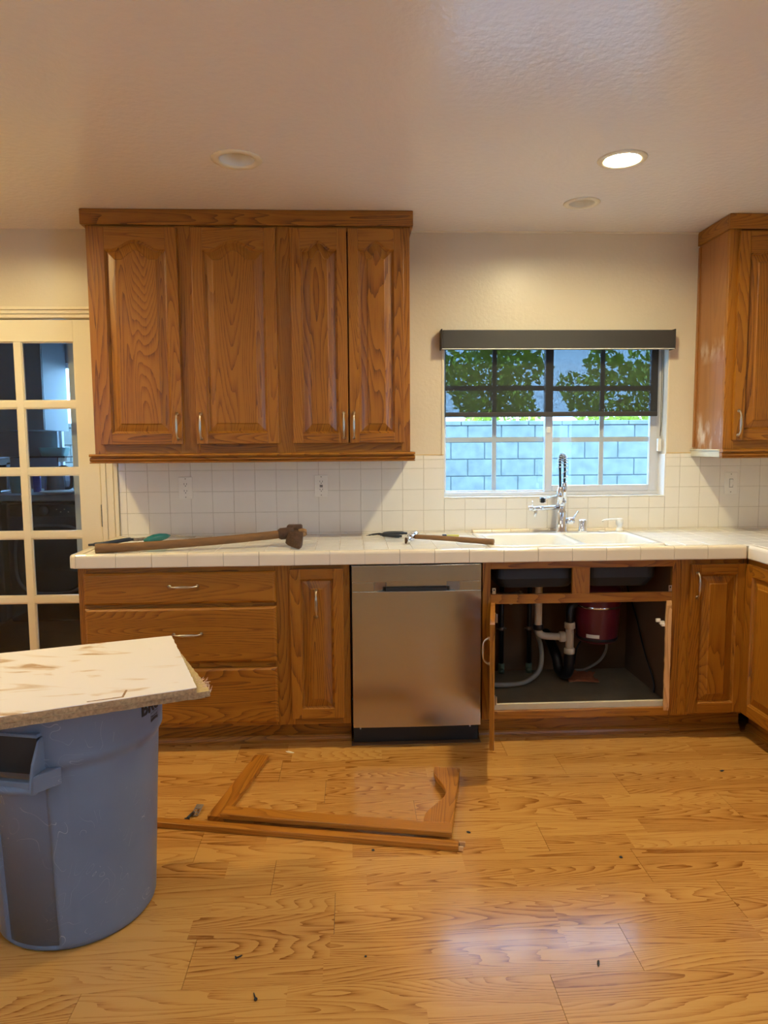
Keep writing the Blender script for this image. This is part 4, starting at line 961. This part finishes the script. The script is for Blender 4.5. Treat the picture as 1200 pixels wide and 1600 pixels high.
# ================================================================== FLOOR PIECES
def bar(mb, p0, p1, w_, h, z0=.001, g='x'):
    p0, p1 = Vector(p0), Vector(p1); d = (p1-p0); L = d.length; a = math.atan2(d.y, d.x)
    mb.M = Matrix.Translation((p0.x, p0.y, z0)) @ Matrix.Rotation(a, 4, 'Z'); mb.box(0, L, 0, w_, 0, h, g); mb.M = None; return mb
# long dark-edged bar in front
b = MB().mat('oak_loose'); bar(b, (-1.02, -1.207), (.349, -1.484), .036, .0205)
fs = b.build('trim_strip', bevel=.002); 
me = fs.data
for v in me.vertices: v.co -= Vector((-.2, -1.38, 0))
fs.location = (-.2, -1.38, 0)
fst = thing('cabinet_stile', (-.2, -1.38, 0), 'longest loose oak strip on the floor, nearest the camera', 'loose wood'); fs.name = 'strip'; fs.parent = fst; fs.location = (0, 0, 0)
b = MB(); b.M = Matrix.Translation((.349, -1.484, .001)) @ Matrix.Rotation(math.atan2(-.277, 1.369), 4, 'Z')
b.mat('slot_dark').box(.0005, .0022, .006, .030, .005, .015); b.mat('oak_raw').box(.0, .016, .001, .007, .002, .017).box(.0, .022, .029, .036, .002, .018).box(0, .012, .007, .029, .001, .004)
for v in b.v: v -= Vector(fst.location)
b.build('split_end', None, fst, bevel=.001)
# short loose rail leaning away to the back
b = MB().mat('oak_loose'); bar(b, (-.487, -1.240), (-.379, -.722), .063, .019); 
for v in b.v: v -= Vector((-.46, -.97, 0))
o = b.build('cabinet_rail', bevel=.002); o.location = (-.46, -.97, 0); tag(o, 'short loose oak rail lying diagonally, furthest left on the floor', 'loose wood')
# broken door: long stile and arched top rail
bd = thing('broken_door', (0, -1.28, 0), 'broken oak cabinet door frame, a stile joined to an arched top rail', 'broken door')
b = MB().mat('oak_loose'); P0, P1 = Vector((-.496, -1.258)), Vector((.333, -1.433)); d = (P1-P0).normalized(); a = math.atan2(d.y, d.x)
b.M = Matrix.Translation((P0.x, P0.y, .0215)) @ Matrix.Rotation(a, 4, 'Z'); L = (P1-P0).length
b.box(0, L, 0, .062, 0, .020, 'x')
for v in b.v: v -= Vector(bd.location)
b.build('stile', None, bd, bevel=.003)
b = MB().mat('oak_loose'); b.M = Matrix.Translation((P1.x, P1.y, .0215)) @ Matrix.Rotation(a, 4, 'Z')
# rail runs away from the stile (local +y); its left edge carries the arch
N = 26; Lr = .50; edge = []
for i in range(N+1):
    s = i/N; yy = .062+(Lr-.062)*s; q = abs(2*s-1)
    dep = .105-.062*(.5+.5*math.cos(PI*min(q/.78, 1)))**.8; edge.append((-dep, yy))
b.prism([(0, .062)]+[(0, Lr)]+edge[::-1], 'z', 0, .020, 'y')
for v in b.v: v -= Vector(bd.location)
b.build('arched_rail', None, bd, bevel=.003)
b = MB().mat('black')
for s in (.20, .46, .84): 
    q = P0+d*(L*s)+Vector((-d.y, d.x))*.050; b.box(q.x, q.x+.03, q.y-.004, q.y+.004, .0, .0214)
for v in b.v: v -= Vector(bd.location)
b.build('tack', None, bd)
# hinge on the floor
hg = thing('loose_hinge', (-.605, -1.190, 0), 'loose dark metal cabinet hinge lying on the floor by the oak strips', 'hinge')
m = MB().mat('iron'); m.M = Matrix.Translation((0, 0, .0)) @ Matrix.Rotation(-.15, 4, 'Z') @ Matrix.Rotation(.15, 4, 'X')
for a0, a1, c0, c1 in ((-.012, .016, .035, .062), (-.012, -.006, .0, .035), (.0, .003, .0, .035), (.010, .016, .0, .035), (-.012, .016, .012, .018), (-.012, .016, -.006, .0)): m.box(a0, a1, c0, c1, .004, .0065)
m.build('plate', None, hg, bevel=.0008, seg=1)
m = MB().mat('screw_steel'); m.tube([(-.020, -.030, .008), (-.008, -.005, .010), (-.004, .012, .009)], [.004, .006, .004], 10); m.box(-.028, -.010, -.040, -.028, .001, .010); m.build('arm', None, hg)

# debris
def screw(x, y, rz, L, label):
    m = MB(); m.tube([(-L/2, 0, .003), (L*.1, 0, .003), (L*.35, 0, .003)], .0018, 8); m.lathe([(.0046, -.001), (.0046, .001), (.002, .003)], (-L/2, 0, .0046), 'x', 12); m.tube([(L*.35, 0, .003), (L/2, 0, .003)], [.0018, .0003], 8)
    o = m.build('screw', 'screw_steel'); o.location = (x, y, 0); o.rotation_euler = (0, 0, rz); return tag(o, label, 'screw')
screw(-.259, -2.092, 1.9, .026, 'dark screw on the floor nearest the camera')
screw(-.320, -1.949, .6, .020, 'dark screw behind the nearest screw, between the bin and the window reflection')
def crumb(x, y, r, label, mat='black', sx=1, sy=1):
    m = MB(); m.lathe([(0, 0), (r*.8, .0005), (r, r*.4), (r*.5, r*.8), (0, r*.9)], seg=7, smooth=False)
    for v in m.v: v.x *= sx*random.uniform(.8, 1.2); v.y *= sy
    o = m.build('debris_crumb', mat); o.location = (x, y, 0); o.rotation_euler = (0, 0, random.uniform(0, 3)); tag(o, label, 'debris'); return o
crumb(1.548, -.953, .006, 'dark crumb on the floor in front of the corner cabinet', sy=2)
crumb(.887, -1.548, .006, 'round dark crumb in the middle of the bare floor')
crumb(.403, -1.365, .006, 'dark crumb just right of the broken door frame', sx=1.6)
crumb(.059, -1.458, .006, 'dark crumb in front of the longest oak strip')
crumb(.643, -2.026, .005, 'dark wood shaving by the lower edge of the window reflection', sx=3, sy=.7)
crumb(.023, -1.965, .004, 'tiny dark crumb left of the window reflection')
crumb(-.293, -.656, .007, 'pale splinter on the floor in front of the base cabinet', 'chip_white', sx=3, sy=.8)

# ================================================================== BIN AND BOARDS
CX, CYc = -.843, -1.684
bn = thing('garbage_bin', (CX, CYc, 0), 'large round grey-blue plastic garbage bin under the loose boards', 'garbage bin')
HA = math.radians(-103)            # handle direction
SEG = 192
def bodyr(z, a, inner=False):
    r = .222+.026*min(z/.53, 1)
    if inner: return r-.006
    # broad vertical flutes: a recessed channel below each handle, shallow ribs
    for ha in (HA, HA+PI):
        dlt = (a-ha+PI) % (2*PI)-PI; w_ = abs(dlt)*r
        zz = min(1, max(0, (z-.012)/.010))*min(1, max(0, (.512-z)/.008)); pr = min(1, max(0, (w_-.074)/.008)); gr = max(0, 1-abs(w_-.068)/.007)
        if w_ < .13: r += zz*(-.011+.014*pr-.009*gr)*(1-min(1, max(0, (w_-.116)/.012)))
    if z < .02: r -= .010*(1-z/.02)**2
    return r
zs = [0, .004, .01, .02, .03, .05, .07]+[.07+.42*i/22 for i in range(1, 23)]+[.50, .510, .520, .527]
b = MB().mat('bin_plastic'); rings = []
for z in zs: rings.append([(bodyr(z, 2*PI*i/SEG)*math.cos(2*PI*i/SEG), bodyr(z, 2*PI*i/SEG)*math.sin(2*PI*i/SEG), z+.001) for i in range(SEG)])
def circ(r, z): return [(r*math.cos(2*PI*i/SEG), r*math.sin(2*PI*i/SEG), z) for i in range(SEG)]
rings += [circ(.2535, .540), circ(.2595, .550), circ(.260, .565), circ(.2625, .670), circ(.2665, .674), circ(.2665, .688), circ(.263, .692), circ(.257, .690), circ(.254, .66), circ(.243, .52), circ(.218, .02)]
b.loft(rings, True, True, smooth=True); b.build('bin_body', None, bn)
def handle(ha):
    h = MB().mat('bin_plastic'); R_ = .25
    h.M = Matrix.Rotation(ha+PI/2, 4, 'Z')          # local -y points outward
    # side cheeks: wedge gussets from rim out to the grip
    for s in (-1, 1):
        xa = s*.085
        x0, x1 = xa-.004*1, xa+.004
        prof = [(-.232, .640), (-.262, .628), (-.290, .575), (-.304, .522), (-.300, .498), (-.284, .492), (-.232, .500)]
        h.prism(prof, 'x', x0, x1)
        h.prism([(s*.089, -.236), (s*.125, -.228), (s*.089, -.296)], 'z', .498, .545)
    h.tube([(-.088, -.292, .510), (-.04, -.300, .509), (.04, -.300, .509), (.088, -.292, .510)], .0135, 14, flat=1.0)
    h.box(-.085, .085, -.306, -.286, .505, .534)
    h.box(-.085, .085, -.266, -.240, .634, .644)
    o = h.build('handle', None, bn, bevel=.003)
    k_ = MB().mat('slot_dark'); k_.M = h.M; k_.box(-.081, .081, -.2635, -.245, .536, .634); k_.build('handle_recess', None, bn)
handle(HA); handle(HA+PI)
# lettering wrapped round the rim
def wrap_text(txt, size, a0, zb, R_, par, ext=.0008):
    cu = bpy.data.curves.new('lettering', 'FONT'); cu.body = txt; cu.size = size; cu.extrude = ext; cu.offset = size*.022
    to = bpy.data.objects.new('tmp', cu); C.objects.link(to); dg = bpy.context.evaluated_depsgraph_get(); dg.update()
    me = bpy.data.meshes.new_from_object(to.evaluated_get(dg)); C.objects.unlink(to); bpy.data.objects.remove(to)
    bm = bmesh.new(); bm.from_mesh(me); bmesh.ops.subdivide_edges(bm, edges=[e for e in bm.edges if e.calc_length() > .006], cuts=2)
    for v in bm.verts:
        x, y, z = v.co; r = R_+z+ext+.0002; a = a0+x/R_
        v.co = (r*math.cos(a), r*math.sin(a), zb+y)
    bm.to_mesh(me); bm.free(); me.materials.clear(); me.materials.append(MATS['black'])
    o = bpy.data.objects.new('lettering', me); C.objects.link(o); o.parent = par; return o
wrap_text('BRUTE', .054, math.radians(-24), .6195, .2617, bn)
em = MB().mat('black'); R_ = .2622
def strip(pts0, pts1):
    n = len(pts0); P = [(R_*math.cos(a), R_*math.sin(a), z) for a, z in pts0+pts1]; em.piece(P, [(i, i+1, n+i+1, n+i) for i in range(n-1)])
A0 = math.radians(-14.5); Wd = .046/R_
def xz(s, z): return (A0+Wd*s, z)
S = [i/12 for i in range(13)]
for z0, z1, c0, c1 in ((.5865, .5945, .003, .004), (.5975, .5992, .004, .004), (.6040, .6057, -.003, -.003), (.6110, .6128, .0015, .0015)):
    strip([xz(s, z0+c0*math.sin(PI*s)) for s in S], [xz(s, z1+c1*math.sin(PI*s)) for s in S])
em.build('emblem', None, bn)

def board(name, top, z1, th, label, chips, mat_top='worn_veneer'):
    t = thing(name, (top[0][0], top[0][1], z1-th), label, 'board'); off = Vector(t.location)
    n = 40; out = []; m_ = len(top)
    for i in range(m_):
        a, c = Vector(top[i]), Vector(top[(i+1) % m_])
        for k_ in range(n):
            q = a.lerp(c, k_/n); nn = Vector((-(c-a).y, (c-a).x)).normalized(); q = q+nn*(random.uniform(0, chips) if k_ else 0); out.append((q.x-off.x, q.y-off.y))
    core = MB().mat('pb_edge'); core.prism(out, 'z', 0, th-.0016); core.build('core', None, t)
    s = MB().mat(mat_top); s.prism([(q[0]*1.0, q[1]) for q in out], 'z', th-.0016, th); s.build('veneer', None, t)
    return t
# lower board (corner torn) and upper board, both running off to the left
LBQ = [(-.398, -1.841), (-1.25, -2.206), (-1.50, -1.70), (-.606, -1.386)]
t2 = board('particle_board', LBQ, .7100, .0165, 'lower particle board on the bin, its torn corner sticking out on the right', .003, 'raw_board')
sp2 = MB().mat('splinter')
for i in range(46):
    u = random.random(); px_, py_ = -.398-.07*u*random.random()-.03*u, -1.841+.10*u
    c = Vector((px_-LBQ[0][0], py_-LBQ[0][1], random.uniform(.006, .020))); a = Vector((random.gauss(.4, .6), random.gauss(0, .6), random.gauss(.35, .5))).normalized(); L = random.uniform(.006, .020); q = a.orthogonal().normalized()*.0016
    sp2.piece([c-q, c+q, c+a*L+q*.3, c+a*L-q*.3, c+q.cross(a)*1.2], [(0, 1, 2, 3), (0, 4, 3), (1, 2, 4)])
sp2.build('splinters', None, t2)['kind'] = 'stuff'
t1 = board('particle_board', [(-.429, -1.867), (-1.25, -2.21), (-1.50, -1.633), (-.631, -1.324)], .7290, .0165, 'upper pale-veneered particle board lying across the bin', .0022)
# chipped veneer and a notch near the front edge
m = MB().mat('handle_wood'); off = Vector(t1.location)
def flat(pts, z=.0167): m.piece([Vector((p[0], p[1], .6440+z))-Vector((off.x, off.y, .6440)) for p in pts], [tuple(range(len(pts)))])
flat([(-.604, -1.933), (-.611, -1.876), (-.617, -1.876), (-.611, -1.927), (-.690, -1.958), (-.688, -1.963)])
m.build('chipped_edge', None, t1)

# ================================================================== LAUNDRY ROOM THINGS
MY = 1.9
def machine(x0, label, knob):
    t = thing('washing_machine', (x0+.34, MY+.3, 0), label, 'washing machine')
    b = MB().mat('black_gloss'); b.box(-.338, .338, -.30, .32, 0, .955); b.build('body', None, t, bevel=.02, seg=3)
    def sq(r, y, zc=.50, n=48, p=3.4):
        o = []
        for i in range(n):
            a = 2*PI*i/n; c, s = math.cos(a), math.sin(a); k_ = (abs(c)**p+abs(s)**p)**(-1/p); o.append((r*k_*c, y, zc+r*k_*s))
        return o[::-1]
    MB().loft([sq(.285, -.298), sq(.285, -.318), sq(.275, -.326), sq(.262, -.322), sq(.258, -.314)], False, False, smooth=True).build('door_ring', 'bezel', t)
    MB().loft([sq(.258, -.312), sq(.20, -.330), sq(.10, -.340)], False, True, smooth=True).build('door_glass', 'black_gloss', t)
    MB().box(-.30, .30, -.304, -.299, .84, .93).build('control_panel', 'black', t, bevel=.002)
    if knob: MB().lathe([(.040, 0), (.040, -.018), (.034, -.028), (0, -.029)], (-.035, -.304, .885), 'y', 28).build('knob', 'bezel', t)
    m = MB(); [m.lathe([(.005, 0), (.005, -.004)], (.06+.03*i, -.304, .895-.02*(i % 2)), 'y', 8) for i in range(4)]; m.build('buttons', 'nickel', t)
machine(-2.71, 'black front-loading washing machine seen through the right panes of the glazed door', True)
machine(-3.42, 'black front-loading machine seen through the left panes of the glazed door', False)
o = MB().box(-3.97, LXR-.01, MY-.03, LY-.01, .965, 1.012).build('laundry_counter', 'cabinet_grey', bevel=.004); tag(o, 'grey counter over the black machines beyond the glazed door', 'countertop')
def lcab(x0, x1, label, drs):
    t = thing('wall_cabinet', ((x0+x1)/2, 2.45, 1.52), label, 'cabinet'); b = MB().mat('cabinet_grey'); b.box(x0, x1, 2.26, LY-.005, 1.52, 2.46); b.build('carcass', None, t, world=True)
    w_ = (x1-x0)/drs
    for i in range(drs): MB().mat('cabinet_grey').box(x0+w_*i+.003, x0+w_*(i+1)-.003, 2.24, 2.259, 1.523, 2.455).build('door', None, t, world=True, bevel=.002)
lcab(-3.75, -2.515, 'grey wall cabinet with three doors beyond the glazed door', 3)
CZ = 1.0135
kt = thing('kettle', (-2.44, 2.22, CZ), 'dark electric kettle with black handle on the laundry counter', 'kettle')
MB().lathe([(.085, 0), (.088, .01), (.085, .02), (.082, .06), (.073, .14), (.066, .165)], seg=32).build('jug', 'bezel', kt)
MB().lathe([(.067, .165), (.066, .185), (.050, .202), (.0, .206)], seg=32).build('lid', 'black', kt)
MB().tube(spline([(.04, 0, .200), (.09, 0, .203), (.125, 0, .165), (.132, 0, .09), (.120, 0, .035), (.085, 0, .030)], 6), .013, 10).build('handle', 'black', kt)
o = MB().box(-.075, .075, -.05, .05, 0, .145).build('storage_box', 'blue_box', bevel=.005); o.location = (-2.255, 2.45, CZ+.08); tag(o, 'blue box resting on a pale container on the laundry counter', 'box')
o = MB().lathe([(.072, 0), (.078, .078), (.080, .079), (0, .080)], seg=24).build('food_container', 'mint'); o.location = (-2.255, 2.45, CZ); tag(o, 'pale round container below the blue box on the laundry counter', 'container')
o = MB().lathe([(.026, 0), (.028, .005), (.028, .13), (.012, .155), (.012, .18), (0, .181)], seg=18).build('bottle', 'plastic_white'); o.location = (-2.26, 2.2, CZ); tag(o, 'slim white bottle right of the kettle', 'bottle')
o = MB().lathe([(.05, 0), (.062, .15), (.066, .152), (.066, .168), (0, .170)], seg=24).build('canister', 'mint'); o.location = (-2.71, 2.14, CZ); tag(o, 'pale green canister left of the kettle', 'canister')
o = MB().mat('blue_box').lathe([(.03, 0), (.033, .17)], seg=16).mat('plastic_white').lathe([(.034, .17), (.034, .20), (0, .201)], seg=16).build('bottle'); o.location = (-2.59, 2.22, CZ); tag(o, 'blue bottle with a white cap just left of the kettle', 'bottle')
o = MB().lathe([(.10, 0), (.145, .012), (.150, .022), (.146, .022), (.10, .008), (0, .006)], (0, 0, 0), seg=32).build('plate', 'plastic_white'); o.location = (-2.30, 1.96, CZ+.0005); tag(o, 'white plate at the front of the laundry counter below the kettle', 'plate')
tr = thing('small_appliance', (-2.06, 2.06, CZ), 'small dark appliance with a pale base at the right of the laundry counter', 'appliance')
MB().lathe([(.085, 0), (.09, .015), (.085, .035), (.06, .045)], seg=24).build('base', 'plastic_white', tr); MB().lathe([(.078, .036), (.082, .06), (.06, .09), (0, .10)], seg=24).build('dome', 'black_gloss', tr)
ms = thing('coffee_maker', (-2.93, 2.2, CZ), 'dark boxy appliance at the far left of the laundry counter', 'appliance')
b = MB().mat('bezel'); b.box(-.10, .10, -.10, .10, 0, .02); b.box(-.10, .10, .02, .10, .02, .25); b.box(-.10, .10, -.10, .10, .22, .29); b.build('body', None, ms, bevel=.008)
MB().lathe([(.055, .022), (.065, .06), (.055, .15), (.05, .155)], (0, -.04, 0), seg=20).build('carafe', 'black_gloss', ms)
sh = thing('wall_shelf', (-2.62, 2.62, 1.30), 'narrow shelf with a pale tray on the far laundry wall behind the kettle', 'shelf')
MB().box(-.32, .14, -.08, .13, -.012, 0).build('board', 'black', sh); 
for x in (-.25, .07): MB().box(x-.006, x+.006, -.06, .13, -.05, -.012).build('bracket', 'iron', sh)
o = MB().loft([rr(-.09, .09, -.06, .06, .02, 0), rr(-.115, .115, -.075, .075, .03, .075)], True, False).build('tray', 'mint'); o.location = (-2.60, 2.63, 1.3015); sm = o.modifiers.new('s', 'SOLIDIFY'); sm.thickness = .004; sm.offset = 1; tag(o, 'pale green tray on the shelf above the kettle', 'tray')
